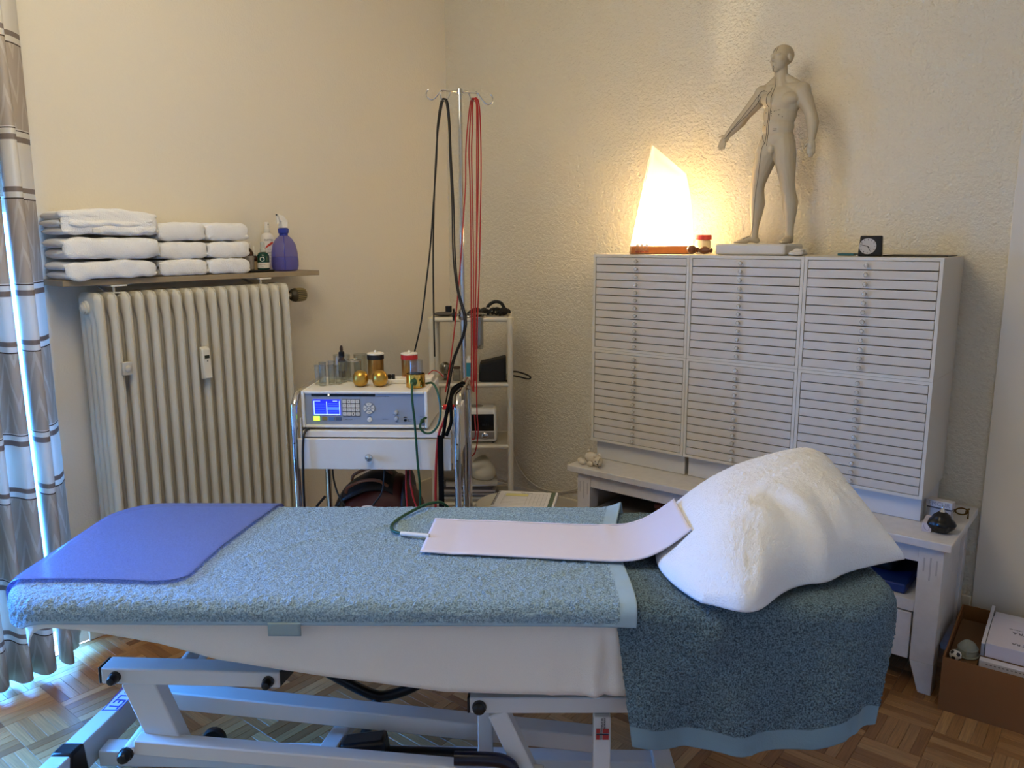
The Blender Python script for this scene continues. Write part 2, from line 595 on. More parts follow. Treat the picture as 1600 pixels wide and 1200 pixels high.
# ================================================================== CURTAIN
def curtain_mat():
    ma = bpy.data.materials.new('striped_curtain_fabric')
    ma.use_nodes = True
    n = ma.node_tree
    p = n.nodes['Principled BSDF']
    p.inputs['Roughness'].default_value = 0.9
    uv = n.nodes.new('ShaderNodeUVMap'); uv.uv_map = 'uv'
    sx = n.nodes.new('ShaderNodeSeparateXYZ'); n.links.new(uv.outputs[0], sx.inputs[0])
    def M(op, a, b=None, c=None):
        q = n.nodes.new('ShaderNodeMath'); q.operation = op
        for i, x in enumerate((a, b, c)):
            if x is None: continue
            if isinstance(x, (int, float)): q.inputs[i].default_value = x
            else: n.links.new(x, q.inputs[i])
        return q.outputs[0]
    # distance down from a thick stripe, repeating every 51.6 cm
    d = M('SUBTRACT', 2.281, sx.outputs['Y'])
    t = M('FLOORED_MODULO', d, 0.516)
    def band(a, b_):
        return M('MULTIPLY', M('GREATER_THAN', t, a), M('LESS_THAN', t, b_))
    dark = M('ADD', band(0.0, 0.017), band(0.345, 0.364))
    thin = M('ADD', band(0.036, 0.0405), band(0.3235, 0.3275))
    brown = band(0.0405, 0.320)
    # flame zig-zag, lighter
    u = M('MULTIPLY', sx.outputs['X'], 11.0)
    tri = M('ABSOLUTE', M('SUBTRACT', M('FRACT', u), 0.5))
    nz = n.nodes.new('ShaderNodeTexNoise'); nz.inputs['Scale'].default_value = 14; nz.inputs['Detail'].default_value = 4
    n.links.new(uv.outputs[0], nz.inputs['Vector'])
    zz = M('FRACT', M('ADD', M('MULTIPLY', t, 6.5), M('ADD', M('MULTIPLY', tri, 2.3), M('MULTIPLY', nz.outputs['Fac'], 0.5))))
    flame = M('MULTIPLY', M('GREATER_THAN', zz, 0.62), M('LESS_THAN', zz, 0.85))
    def mixc(f, a, b_):
        q = n.nodes.new('ShaderNodeMix'); q.data_type = 'RGBA'
        n.links.new(f, q.inputs['Factor'])
        for nm, x in (('A', a), ('B', b_)):
            if isinstance(x, str): q.inputs[nm].default_value = rgb(x) + (1,)
            else: n.links.new(x, q.inputs[nm])
        return q.outputs['Result']
    br = mixc(flame, '#bbae9f', '#cbc1b5')
    col = mixc(brown, '#e4dfd5', br)
    col = mixc(dark, col, '#8d8079')
    col = mixc(thin, col, '#4b4039')
    n.links.new(col, p.inputs['Base Color'])
    wv = n.nodes.new('ShaderNodeTexNoise'); wv.inputs['Scale'].default_value = 900
    n.links.new(uv.outputs[0], wv.inputs['Vector'])
    bp = n.nodes.new('ShaderNodeBump'); bp.inputs['Distance'].default_value = .0004
    n.links.new(wv.outputs['Fac'], bp.inputs['Height']); n.links.new(bp.outputs[0], p.inputs['Normal'])
    tl = n.nodes.new('ShaderNodeBsdfTranslucent'); n.links.new(col, tl.inputs[0])
    mx_ = n.nodes.new('ShaderNodeMixShader'); mx_.inputs[0].default_value = 0.2
    o = n.nodes['Material Output']
    n.links.new(p.outputs[0], mx_.inputs[1]); n.links.new(tl.outputs[0], mx_.inputs[2]); n.links.new(mx_.outputs[0], o.inputs[0])
    return ma
CURT = curtain_mat()
def curtain(path, label, zb, flare):
    P = spline([(x, y, 0) for x, y in path], 6)
    cx = sum(p.x for p in P) / len(P)
    arc = [0]
    for a, b_ in zip(P, P[1:]): arc.append(arc[-1] + (b_ - a).length)
    Z = np.linspace(0, 1, 26)
    G = np.zeros((len(P), len(Z), 3))
    for i, p in enumerate(P):
        for j, z in enumerate(Z):
            zz = 2.62 + (zb(arc[i]) - 2.62) * z
            k = 1 + flare * (z - .4)
            G[i, j] = (cx + (p.x - cx) * k + .004 * math.sin(9 * z + 14 * arc[i]), p.y + .003 * math.sin(5 * z + 30 * arc[i]), zz)
    mb = MB().grid(G)
    o = mb.build('curtain', CURT, angle=180)
    uv = o.data.uv_layers.new(name='uv')
    nz = len(Z)
    for lp in o.data.loops:
        uv.data[lp.index].uv = (arc[lp.vertex_index // nz] + .03, o.data.vertices[lp.vertex_index].co.z)
    tag(o, label, 'curtain')
    solid(o, .0016, 0)
curtain([(.012, -2.178), (.05, -2.19), (.095, -2.222), (.112, -2.242), (.118, -2.258), (.15, -2.268), (.195, -2.283), (.2, -2.302), (.165, -2.316), (.125, -2.312)],
        'right curtain panel with taupe zigzag bands hanging beside the radiator', lambda a: .07 if a < .09 else .035, .25)
curtain([(.12, -2.338), (.165, -2.338), (.205, -2.354), (.2, -2.380), (.15, -2.395), (.135, -2.412), (.18, -2.42), (.215, -2.438), (.195, -2.458),
         (.14, -2.466), (.13, -2.49), (.19, -2.5), (.21, -2.53), (.14, -2.55), (.13, -2.58), (.19, -2.60), (.20, -2.63), (.14, -2.655), (.15, -2.69), (.2, -2.71)],
        'left curtain panel at the photo edge, gathered in tight striped folds', lambda a: .03 + .012 * math.sin(31 * a), .25)
MB().tube([(.15, -4.3, 2.66), (.15, -1.9, 2.66)], .012, 10, 0).build('curtain_rod', STEEL)
tag(bpy.data.objects['curtain_rod'], 'brushed steel curtain rod running above both striped curtain panels', 'rod')

# ================================================================== TREATMENT COUCH
# local frame: x = along the couch from foot to head (s), y = from the near to the far side (t)
CO, CA = (1.14, -2.70, 0.0), R(38.0)
couch = thing('treatment_couch', 'white steel height-adjustable treatment couch with scissor arms under the towels', 'couch', CO, CA)
S0, S1, T0, T1, RC = -0.105, 2.145, 0.0, 0.675, 0.13

def drape(A, B, off=0.0, top=.70, r=.032, flare=0.0, sag=None, cap=9.0):
    """lay flat points (A along, B across) over the padded top; what overhangs bends over the edge"""
    s0, s1, t0, t1 = S0 - off, S1 + off, T0 - off, T1 + off
    rc = RC
    qx = np.clip(A, s0 + r + rc, s1 - r - rc); qy = np.clip(B, t0 + r + rc, t1 - r - rc)
    dx, dy = A - qx, B - qy
    dist = np.hypot(dx, dy) + 1e-9
    l = dist - rc
    nx, ny = dx / dist, dy / dist
    on = l <= 0
    arc = PI / 2 * r
    ang = np.clip(l / r, 0, PI / 2)
    hang = np.clip(l - arc, 0, None)
    hang = np.where(hang > cap, cap + (hang - cap) * .05, hang)
    outw = np.where(l < arc, r * np.sin(ang), r) + hang * flare
    z = np.where(l < arc, top - r * (1 - np.cos(ang)), top - r - hang)
    x = np.where(on, A, qx + nx * rc + nx * outw)
    y = np.where(on, B, qy + ny * rc + ny * outw)
    z = np.where(on, top, z)
    if sag is not None:
        z = z + sag(x, y, l)
    return np.stack([x, y, z], axis=-1)

# padded top
rect = []
for cx, cy, a0 in ((S1 - RC, T0 + RC, -90), (S1 - RC, T1 - RC, 0), (S0 + RC, T1 - RC, 90), (S0 + RC, T0 + RC, 180)):
    for k in range(7):
        a = R(a0 + 15 * k); rect.append((cx + (RC - .03) * math.cos(a), cy + (RC - .03) * math.sin(a)))
n_ = len(rect)
V = [(x, y, .632) for x, y in rect] + [(x, y, .692) for x, y in rect]
F = [tuple(range(n_ - 1, -1, -1)), tuple(range(n_, 2 * n_))] + [(k, (k + 1) % n_, n_ + (k + 1) % n_, n_ + k) for k in range(n_)]
MB().add(V, F).build('padded_top', mat('grey_upholstery', '#8d8a86', .6), couch, bevel=.015)
b = MB()
for t in (.16, .515):
    b.bar((.05, t, .612), (2.05, t, .612), .05, .036)
b.build('top_frame', WHITE_METAL, couch, bevel=.004)

def part_bar(name, p0, p1, w, h, up=(0, 0, 1), m_=WHITE_METAL, bev=.004):
    return MB().bar(p0, p1, w, h, up).build(name, m_, couch, bevel=bev)
def knob(p, r=.013, l=.03):
    MB().lathe([(r * 1.15, 0), (r * 1.15, l * .25), (r, l * .3), (r, l * .7), (r * .75, l * .93), (r * .3, l)], p, (0, -1, 0), 16).build('end_cap', BLACK_PLASTIC, couch)
# upper rails (foot half and head half), near and far
for t, nm in ((.075, 'upper_rail'), (.60, 'upper_rail')):
    part_bar(nm, (.115, t, .488), (.575, t, .478), .06, .044)
    part_bar('head_rail', (1.06, t, .407), (2.0, t, .415), .05, .045)
# black plugs closing the rails
MB().box(.108, .046, .466, .114, .104, .510).build('rail_plug', BLACK_PLASTIC, couch, bevel=.002)
MB().add([(.575, .05, .458), (.575, .10, .458), (.575, .10, .50), (.575, .05, .50), (.612, .05, .50), (.612, .10, .50)],
         [(0, 3, 4), (1, 5, 2), (0, 1, 2, 3), (3, 2, 5, 4), (0, 4, 5, 1)]).build('rail_plug', BLACK_PLASTIC, couch)
MB().box(1.054, .05, .386, 1.06, .10, .429).build('rail_plug', BLACK_PLASTIC, couch, bevel=.002)
knob((.153, .045, .487)); knob((.547, .045, .477)); knob((1.085, .05, .405), .016, .02)
# lift columns between upper rails and mattress frame
for s in (.5, 1.5):
    for t in (.16, .515):
        part_bar('support_post', (s, t, .45), (s, t, .597), .05, .05, (1, 0, 0))
for s in (.30, 1.35):
    MB().cyl((s, .08, .48 if s < 1 else .42), (s, .60, .48 if s < 1 else .42), .018).build('cross_tube', WHITE_METAL, couch)
# slanted foot posts and the pivot rod
for t in (.085, .60):
    part_bar('slanted_post', (.196, t, .467), (.268, t, .262), .05, .085, (1, 0, .3))
MB().cyl((.176, .02, .286), (.176, .62, .286), .017).build('pivot_rod', WHITE_METAL, couch)
knob((.176, .02, .286), .016, .03)
# near scissor arm (runs down to the right) and far scissor arm
part_bar('lower_arm', (.19, .05, .296), (1.25, .05, .205), .045, .042)
part_bar('lower_arm', (.19, .62, .29), (1.25, .62, .20), .045, .042)
part_bar('long_arm', (.19, .2275, .325), (1.40, .2275, .195), .06, .052)
# head-end slanted arm, posts
part_bar('slanted_arm', (1.13, .075, .385), (1.24, .075, .13), .05, .05, (1, 0, .4))
part_bar('slanted_arm', (1.13, .60, .385), (1.24, .60, .13), .05, .05, (1, 0, .4))
part_bar('head_post', (1.40, .055, .384), (1.40, .055, .055), .035, .045, (1, 0, 0))
part_bar('head_post', (1.40, .60, .384), (1.40, .60, .055), .035, .045, (1, 0, 0))
part_bar('inner_post', (1.095, .14, .40), (1.095, .14, .06), .035, .04, (1, 0, 0))
part_bar('cross_bar', (.676, .06, .250), (.676, .40, .155), .05, .03)
# floor base: two cross feet joined by a spine
part_bar('base_foot', (-.128, -.02, .112), (-.055, .70, .112), .056, .09)
part_bar('base_foot', (1.60, .0, .075), (1.60, .70, .075), .056, .07)
part_bar('base_spine', (-.05, .30, .09), (1.58, .30, .065), .06, .05)
for s in (-.075, 1.60):
    for t in (.06, .64):
        s_ = s if s > 0 else (-.119 if t < .3 else -.062)
        MB().cyl((s_, t, 0), (s_, t, .075), .022).build('rubber_foot', BLACK_PLASTIC, couch)
MB().hexa([(-.140, .165, .06), (-.076, .165, .06), (-.067, .255, .06), (-.131, .255, .06),
           (-.138, .185, .163), (-.074, .185, .163), (-.068, .242, .163), (-.132, .242, .163)]).build('foot_guard', BLACK_PLASTIC, couch, bevel=.008)
MB().lathe([(.03, -.011), (.036, -.006), (.036, .006), (.03, .011)], (.22, .45, .036), (0, 1, 0), 18).build('caster_wheel', BLACK_PLASTIC, couch)
# motor, actuator and the bent pedal tube
MB().hexa([(.685, .10, .19), (.835, .10, .18), (.835, .17, .18), (.685, .17, .19), (.705, .105, .25), (.825, .105, .266), (.825, .165, .266), (.705, .165, .25)]).build('motor_housing', BLACK_PLASTIC, couch, bevel=.01)
MB().cyl((.82, .15, .195), (1.07, .15, .188), .024).build('actuator', BLACK_PLASTIC, couch)
NAVY = mat('dark_navy_enamel', '#0d1126', 0.25)
MB().tube([(1.02, .03, .271), (1.10, .03, .270), (1.148, .03, .263), (1.172, .03, .235), (1.18, .03, .16)], .018, 12, 4).build('pedal_tube', NAVY, couch)
MB().tube([(.60, .35, .335), (.65, .35, .305), (.706, .35, .272), (.763, .35, .248), (.811, .35, .254), (.869, .35, .278), (.95, .35, .325)], .016, 10, 4).build('lever', BLACK_PLASTIC, couch)
MB().cyl((.765, .35, .245), (.71, .35, .09), .016).build('lever_strut', BLACK_PLASTIC, couch)
# lettering on the base foot and the little flag on the head post
BLUE_INK = mat('blue_ink', '#1c2f9a', .5)
M0 = Matrix.Translation((.005, 0, -.003)) @ frameM((-.081, .475, .1606), (-.1, -1, 0), (1, -.1, 0))
text('lettering', 'OLET', .05, BLUE_INK, couch, M0)
b = MB(); zt = .1574
for y0, y1, x0, x1 in ((.408, .411, -.108, -.058), (.545, .548, -.096, -.046), (.408, .548, -.1055, -.103), (.408, .548, -.0535, -.051)):
    b.box(x0, y0, zt - .0003, x1, y1, zt + .0005)
b.build('lettering_frame', BLUE_INK, couch)
RED_INK = mat('flag_red', '#a8322f', .5); DARKBLUE = mat('flag_blue', '#14183a', .5)
yf = .0322
b = MB()
for x0, x1 in ((1.384, 1.393), (1.4005, 1.416)):
    for z0, z1 in ((.326, .3385), (.344, .3565)):
        b.box(x0, yf, z0, x1, yf - .0006, z1)
b.build('flag_sticker', RED_INK, couch)
b = MB(); b.box(1.3955, yf, .326, 1.398, yf - .0008, .3565); b.box(1.384, yf, .340, 1.416, yf - .0008, .3425)
b.build('flag_cross', DARKBLUE, couch)
text('small_print', 'MADE IN\nNORWAY', .007, INK, couch, frameM((1.402, yf - .0006, .372), (0, 0, 1), (-1, 0, 0)))

# ------------------------------------------------------------------ linens
def terry_mat(name, base, dark, hemk=1.25):
    ma = mat(name, base, 0.95, sheen=0.05)
    n = ma.node_tree
    p = n.nodes['Principled BSDF']
    at = n.nodes.new('ShaderNodeAttribute'); at.attribute_name = 'hem'
    t = n.nodes.new('ShaderNodeTexCoord')
    nz = n.nodes.new('ShaderNodeTexNoise'); nz.inputs['Scale'].default_value = 250; nz.inputs['Detail'].default_value = 2
    n.links.new(t.outputs['Object'], nz.inputs['Vector'])
    cr = n.nodes.new('ShaderNodeValToRGB')
    cr.color_ramp.elements[0].position = .36; cr.color_ramp.elements[0].color = rgb(dark) + (1,)  # dark gaps between the loops: self-shadow painted into the colour
    cr.color_ramp.elements[1].position = .62; cr.color_ramp.elements[1].color = rgb(base) + (1,)
    n.links.new(nz.outputs['Fac'], cr.inputs[0])
    mx_ = n.nodes.new('ShaderNodeMix'); mx_.data_type = 'RGBA'
    n.links.new(at.outputs['Fac'], mx_.inputs['Factor']); n.links.new(cr.outputs[0], mx_.inputs['A'])
    mx_.inputs['B'].default_value = tuple(x * hemk for x in rgb(base)) + (1,)
    n.links.new(mx_.outputs['Result'], p.inputs['Base Color'])
    bp = n.nodes.new('ShaderNodeBump')
    inv = n.nodes.new('ShaderNodeMath'); inv.operation = 'MULTIPLY_ADD'
    inv.inputs[1].default_value = -0.0045; inv.inputs[2].default_value = 0.005
    n.links.new(at.outputs['Fac'], inv.inputs[0]); n.links.new(inv.outputs[0], bp.inputs['Distance'])
    n.links.new(nz.outputs['Fac'], bp.inputs['Height']); n.links.new(bp.outputs[0], p.inputs['Normal'])
    return ma

def linen(name, G, ma, thick, rough_amp, label, cat, hem=None, group=None, loc=CO, rz=CA, fine=1):
    nu, nv = G.shape[:2]
    N = normals(G)
    amp = rough_amp * smooth_noise(nu, nv, fine)
    if hem is not None:
        amp = amp * (1 - hem)
    G = G + N * amp[..., None]
    o = MB().grid(G).build(name, ma, angle=180)
    o.location = loc; o.rotation_euler = (0, 0, rz)
    if hem is not None:
        o.data.attributes.new('hem', 'FLOAT', 'POINT').data.foreach_set('value', hem.reshape(-1).astype(np.float32))
    solid(o, thick, -1)
    return tag(o, label, cat, group)

# fitted white cover, its skirt falling lower towards the head end
A, B = np.meshgrid(np.linspace(S0 - .05, 1.60, 150), np.linspace(0, 1, 70), indexing='ij')
zs = np.interp(A, [-.2, .02, .11, .3, .44, .72, 1.0, 1.42, 1.7], [.662, .648, .641, .606, .565, .518, .480, .471, .471])
len_ = (.704 - .028 - zs) + PI / 2 * .028
Bf = (T0 + .028 - len_) + B * (T1 + .03 - (T0 + .028 - len_))
G = drape(A, Bf, .002, .700, .028, 0.0)
G[..., 1] += .0015 * np.sin(A * 9) * np.clip((.66 - G[..., 2]) * 8, 0, 1) * (G[..., 1] < .3)
side_ = np.clip((.67 - G[..., 2]) * 12, 0, 1)
fold = np.exp(-((A - 1.375) / .014) ** 2) * .012 + np.exp(-((A - 1.40) / .012) ** 2) * -.008 + np.exp(-((A - 1.27) / .01) ** 2) * .003
G[..., 1] -= fold * side_ * (G[..., 1] < .3)
linen('fitted_cover', G, mat('white_stretch_terry', '#ece3d4', .95, sheen=.1, bump=(420, .0012)), .003, .0003,
      'white stretch cover hugging the couch below the blue-grey towels', 'cover')

# head towel, darker, hanging far down the near side
nu, nv = 230, 400
U, Vv = np.meshgrid(np.linspace(0, 1, nu), np.linspace(0, 1, nv), indexing='ij')
top2 = .7125
b0 = -np.interp(U, [0, .15, .4, .6, .8, .9, 1], [.345, .362, .372, .352, .305, .276, .255])
Bf = b0 + Vv * (.74 - b0)
dn = np.clip((.05 - Bf) / .4, 0, 1)
Af = 1.415 + U * (2.20 - 1.415) + .05 * dn * (1 - U)
def sag2(x, y, l):
    return (-.003 * np.exp(-((x - 1.57) / .05) ** 2) * np.clip(1 - np.abs(y - .02) / .2, 0, 1)
            + .003 * np.exp(-((x - 1.585 + .3 * y) / .02) ** 2) * np.exp(-((y + .03) / .05) ** 2))
G = drape(Af, Bf, .014, top2, .045, .05, sag2)
hang = np.clip((.63 - G[..., 2]) / .26, 0, 1) * (Bf < .1)
wob = .016 * np.sin(Af * 13 + 1.1) + .010 * np.sin(Af * 29 + 2 * hang) + .030 * np.exp(-((Af - 1.63 - .1 * hang) / .04) ** 2) - .026 * np.exp(-((Af - 1.53 - .06 * hang) / .05) ** 2) + .014 * np.exp(-((Af - 2.05) / .03) ** 2)
hang = hang * (1 - .45 * np.clip((.50 - G[..., 2]) / .15, 0, 1))
G[..., 1] -= (hang * (wob + .012))
G[..., 1] -= .022 * np.exp(-((Af - 1.66) / .035) ** 2) * np.exp(-((G[..., 2] - .64) / .05) ** 2) * (Bf < .1)
hem = ((Bf - b0) < .052).astype(float)
TEAL2 = terry_mat('teal_terry_dark', '#6f8894', '#384a55', 1.12)
linen('bath_towel', G, TEAL2, .005, .0011, 'dark teal bath towel under the pillow, hanging low over the head end', 'towel', hem)

# foot towel with the pale woven hem at its right end
nu, nv = 430, 240
U, Vv = np.meshgrid(np.linspace(0, 1, nu), np.linspace(0, 1, nv), indexing='ij')
top1 = .7245
s_r = 1.475 + .045 * Vv ** 2 - .02 * np.exp(-((Vv - .35) / .3) ** 2) + .012 * np.sin(7 * Vv)
Af = -.212 + U * (s_r + .212)
Bf = -.068 + Vv * (.745 + .068)
def sag1(x, y, l):
    f = np.zeros_like(x)
    for x0, y0, ang, ln, wd, h in ((.74, .47, 35, .16, .012, .005), (.82, .40, 28, .2, .014, .005), (.66, .52, 45, .14, .012, .004), (.92, .55, 10, .16, .014, .005),
                                   (1.28, .15, 22, .14, .018, .004), (1.34, .08, 12, .12, .018, .004), (1.20, .22, 30, .14, .02, .004), (1.38, .52, -15, .12, .012, .006),
                                   (1.25, .60, -8, .16, .012, .006), (.55, .36, 40, .2, .016, .004), (1.05, .04, 2, .5, .012, .003)):
        c, s = math.cos(R(ang)), math.sin(R(ang))
        p = (x - x0) * c + (y - y0) * s; q = -(x - x0) * s + (y - y0) * c
        f += h * np.exp(-(p / ln) ** 2 - (q / wd) ** 2)
    return f * (l < .03)
G = drape(Af, Bf, .026, top1, .036, .02, sag1, .042)
lift = np.clip((U - .955) / .045, 0, 1) * np.clip((Vv - .78) / .12, 0, 1)
G[..., 2] += .020 * lift ** 2
G[..., 1] -= .006 * np.clip((U - .9) * 10, 0, 1) * (Bf < 0)
hem = np.maximum(((s_r - Af) < .042).astype(float) , ((Af + .212) < .075).astype(float))
hem = np.maximum(hem, (Vv < .012).astype(float))
TEAL1 = terry_mat('teal_terry_light', '#a0bac7', '#6a8391', .9)
linen('bath_towel', G, TEAL1, .005, .0010, 'light blue-grey bath towel covering the foot two thirds of the couch', 'towel', hem)
b = MB()
A3, B3 = np.meshgrid(np.linspace(.58, .66, 10), np.linspace(-.094, -.06, 8), indexing='ij')
b.grid(drape(A3, B3, .026, top1, .036, .02) + np.array([0, -.003, 0]))
o = b.build('towel_tab', mat('woven_loop', '#8fa3a6', .8)); o.location = CO; o.rotation_euler = (0, 0, CA)
tag(o, 'small grey-blue cloth tab peeping out below the light towel edge', 'tab'); solid(o, .002, 0)

# clear lilac vinyl sheet over the foot end
nu, nv = 70, 80
U, Vv = np.meshgrid(np.linspace(0, 1, nu), np.linspace(0, 1, nv), indexing='ij')
Bf = .072 + Vv * (.765 - .072)
tt = Bf
s_r = np.interp(tt, [.072, .076, .085, .10, .12, .2, .313, .5, .70, .765], [.262, .290, .312, .328, .336, .338, .345, .37, .402, .41])
Bf = Bf + (1 - Vv) ** 3 * .03 * np.clip((U - .1), 0, 1) * (1 - U) * 2
Af = -.235 + U * (s_r + .235)
G = drape(Af, Bf, .034, .736, .042, .02, None, .034)
VINYL = bpy.data.materials.new('lilac_vinyl')
VINYL.use_nodes = True
n = VINYL.node_tree; p = n.nodes['Principled BSDF']
p.inputs['Base Color'].default_value = rgb('#94a8d2') + (1,); p.inputs['Roughness'].default_value = .16
p.inputs['Specular IOR Level'].default_value = .6
tr = n.nodes.new('ShaderNodeBsdfTransparent'); tr.inputs[0].default_value = rgb('#d5d4f2') + (1,)
ms = n.nodes.new('ShaderNodeMixShader'); ms.inputs[0].default_value = .38
n.links.new(tr.outputs[0], ms.inputs[1]); n.links.new(p.outputs[0], ms.inputs[2]); n.links.new(ms.outputs[0], n.nodes['Material Output'].inputs[0])
o = MB().grid(G).build('vinyl_sheet', VINYL, angle=180); o.location = CO; o.rotation_euler = (0, 0, CA)
tag(o, 'translucent lilac vinyl sheet protecting the foot end of the couch', 'sheet'); solid(o, .0006, 1)

# pillow wrapped in a white terry towel
na, nb = 170, 170
a_, b_ = np.meshgrid(np.linspace(0, 1, na), np.linspace(0, 1, nb), indexing='ij')
P00, P10, P01, P11 = (np.array(q) for q in ((1.575, -.065, .721), (2.215, .212, .741), (1.635, .575, .728), (2.19, .655, .848)))
wq = np.clip((1 - a_) * (1 - b_) * 2.2, 0, 1) * .55      # the near left corner is rounded off
A2 = ((2 * a_ - 1) * np.sqrt(1 - .5 * wq * (2 * b_ - 1) ** 2) + 1) / 2
B2 = ((2 * b_ - 1) * np.sqrt(1 - .5 * wq * (2 * a_ - 1) ** 2) + 1) / 2
base = ((1 - A2) * (1 - B2))[..., None] * P00 + (A2 * (1 - B2))[..., None] * P10 + ((1 - A2) * B2)[..., None] * P01 + (A2 * B2)[..., None] * P11
base[..., 1] -= .085 * np.exp(-((a_ - .2) / .16) ** 2) * (1 - b_) ** 2 + .02 * np.exp(-((a_ - .62) / .08) ** 2) * (1 - b_) ** 3
base[..., 0] -= .045 * np.sin(PI * b_) * (1 - a_) ** 2
base[..., 0] -= .035 * np.sin(PI * b_) * a_ ** 3
def prof(x, k):
    return np.clip(1 - np.abs(2 * x - 1) ** k, 0, 1)
T = .172 * prof(a_, 2.6) ** .75 * prof(b_, 3.0) ** .62 * (.80 + .30 * a_)
T += .016 * np.sqrt(np.clip(np.minimum(np.minimum(a_, 1 - a_), np.minimum(b_, 1 - b_)) / .02, 0, 1))
T *= 1 - .55 * np.exp(-(a_ / .14) ** 2) * np.exp(-((b_ - .47) / .26) ** 2)
# creases of the wrapping towel
def crease(x0, y0, ang, ln, wd, h):
    c, s = math.cos(R(ang)), math.sin(R(ang))
    p = (a_ - x0) * c + (b_ - y0) * s; q = -(a_ - x0) * s + (b_ - y0) * c
    return h * np.exp(-(p / ln) ** 2 - (q / wd) ** 2)
wr = (crease(.36, .22, 118, .15, .035, .008) + crease(.47, .20, 110, .14, .035, -.010) + crease(.56, .18, 112, .15, .04, .009) + crease(.66, .16, 105, .13, .03, -.011)
      + crease(.74, .16, 105, .14, .03, .008) + crease(.84, .20, 120, .14, .025, -.008) + crease(.86, .55, 160, .2, .03, .007) + crease(.84, .66, 160, .2, .03, -.008)
      + crease(.82, .78, 165, .16, .03, .007) + crease(.55, .62, 20, .3, .05, .004) + crease(.60, .52, 25, .3, .04, -.004) + crease(.30, .60, 60, .3, .06, .003)
      + crease(.45, .40, 30, .3, .05, .004))
# folded-over edge of the towel near the lower corner: the layer to the left lies deeper
st_l = 1 / (1 + np.exp(-((a_ - .30) * .9 - (b_ - .10) * .55 + .02) / .012))
wr -= .014 * (1 - st_l) * np.exp(-((b_ - .05) / .13) ** 2)
edge = np.clip(T / .05, 0, 1)
up_ = base.copy(); up_[..., 2] += T + wr * edge + .006
nz_ = smooth_noise(na, nb, 1) * .0008
up_[..., 2] += nz_ * edge
lo_ = base.copy()
lo_[..., 2] -= .0
lo_[..., 2] = np.maximum(lo_[..., 2] - .02 * np.sin(PI * a_) * np.sin(PI * b_), .7205)
mb = MB().grid(up_)
o_ = len(mb.v)
mb.grid(lo_[:, ::-1])
def idx(i, j): return i * nb + j
def idl(i, j): return o_ + i * nb + (nb - 1 - j)
for i in range(na - 1):
    mb.f.append((idx(i + 1, 0), idx(i, 0), idl(i, 0), idl(i + 1, 0)))
    mb.f.append((idx(i, nb - 1), idx(i + 1, nb - 1), idl(i + 1, nb - 1), idl(i, nb - 1)))
for j in range(nb - 1):
    mb.f.append((idx(0, j), idx(0, j + 1), idl(0, j + 1), idl(0, j)))
    mb.f.append((idx(na - 1, j + 1), idx(na - 1, j), idl(na - 1, j), idl(na - 1, j + 1)))
pillow = thing('pillow', 'plump pillow wrapped in a white terry towel at the head of the couch', 'pillow', CO, CA)
pb = mb.build('pillow_body', TERRY_WHITE, pillow, angle=180)
PBVH = BVHTree.FromPolygons([Vector(v) for v in mb.v], mb.f)
# flexible white applicator mat with its cord
mat_root = thing('applicator_mat', 'flat white flexible applicator mat with green cord lying across the blue-grey towel', 'mat', CO, CA)
nu, nv = 90, 20
U, Vv = np.meshgrid(np.linspace(0, 1, nu), np.linspace(0, 1, nv), indexing='ij')
ss = .918 + U * (1.645 - .918)
t_lo = np.interp(U, [0, .8, 1], [.272, .20, .205]); t_hi = np.interp(U, [0, .8, 1], [.535, .47, .455])
G = np.stack([ss + .012 * (Vv - .5) * (1 - U), t_lo + Vv * (t_hi - t_lo), np.full_like(ss, .7325)], -1)
for i in range(nu):
    zc = -1
    for j in range(nv):
        h = PBVH.ray_cast(Vector((G[i, j, 0], G[i, j, 1], 2)), Vector((0, 0, -1)))
        if h[0]: zc = max(zc, h[0].z + .005)
    G[i, :, 2] = np.maximum(G[i, :, 2], zc)
prof_z = G[:, 0, 2].copy()
for _ in range(60):
    prof_z[1:-1] = np.maximum(G[1:-1, 0, 2], (prof_z[:-2] + prof_z[2:]) / 2)
G[..., 2] = prof_z[:, None] + .003 * np.exp(-((U - .72) / .03) ** 2) * Vv - .002 * np.exp(-((U - .12) / .04) ** 2)
MAT_W = mat('white_vinyl_mat', '#d9d3dc', 0.28, bump=(12, .0015))
mm = MB().grid(G).build('mat_body', MAT_W, mat_root, angle=180); solid(mm, .004, 1)
e = [tuple(G[i, 0] + np.array([0, .003, .0042])) for i in range(0, nu, 6)] + [tuple(G[-1, 0] + np.array([0, .003, .0042]))]
MB().tube(e, .0018, 6, 2).build('edge_seam', MAT_W, mat_root)
e = [tuple(G[i, -1] + np.array([0, -.003, .0042])) for i in range(0, nu, 6)] + [tuple(G[-1, -1] + np.array([0, -.003, .0042]))]
MB().tube(e, .0018, 6, 2).build('edge_seam', MAT_W, mat_root)
MB().cyl((.925, .378, .7395), (.838, .405, .7365), .0065, .0065).build('cord_sleeve', WHITE_PLASTIC, mat_root)
MB().tube([(.842, .404, .7365), (.815, .425, .7355), (.80, .465, .7355), (.808, .52, .7355), (.845, .60, .737), (.885, .655, .74), (.93, .71, .725), (.96, .735, .66), (.96, .745, .5)],
          .0048, 10, 6).build('green_cord', GREEN_RUBBER, mat_root)

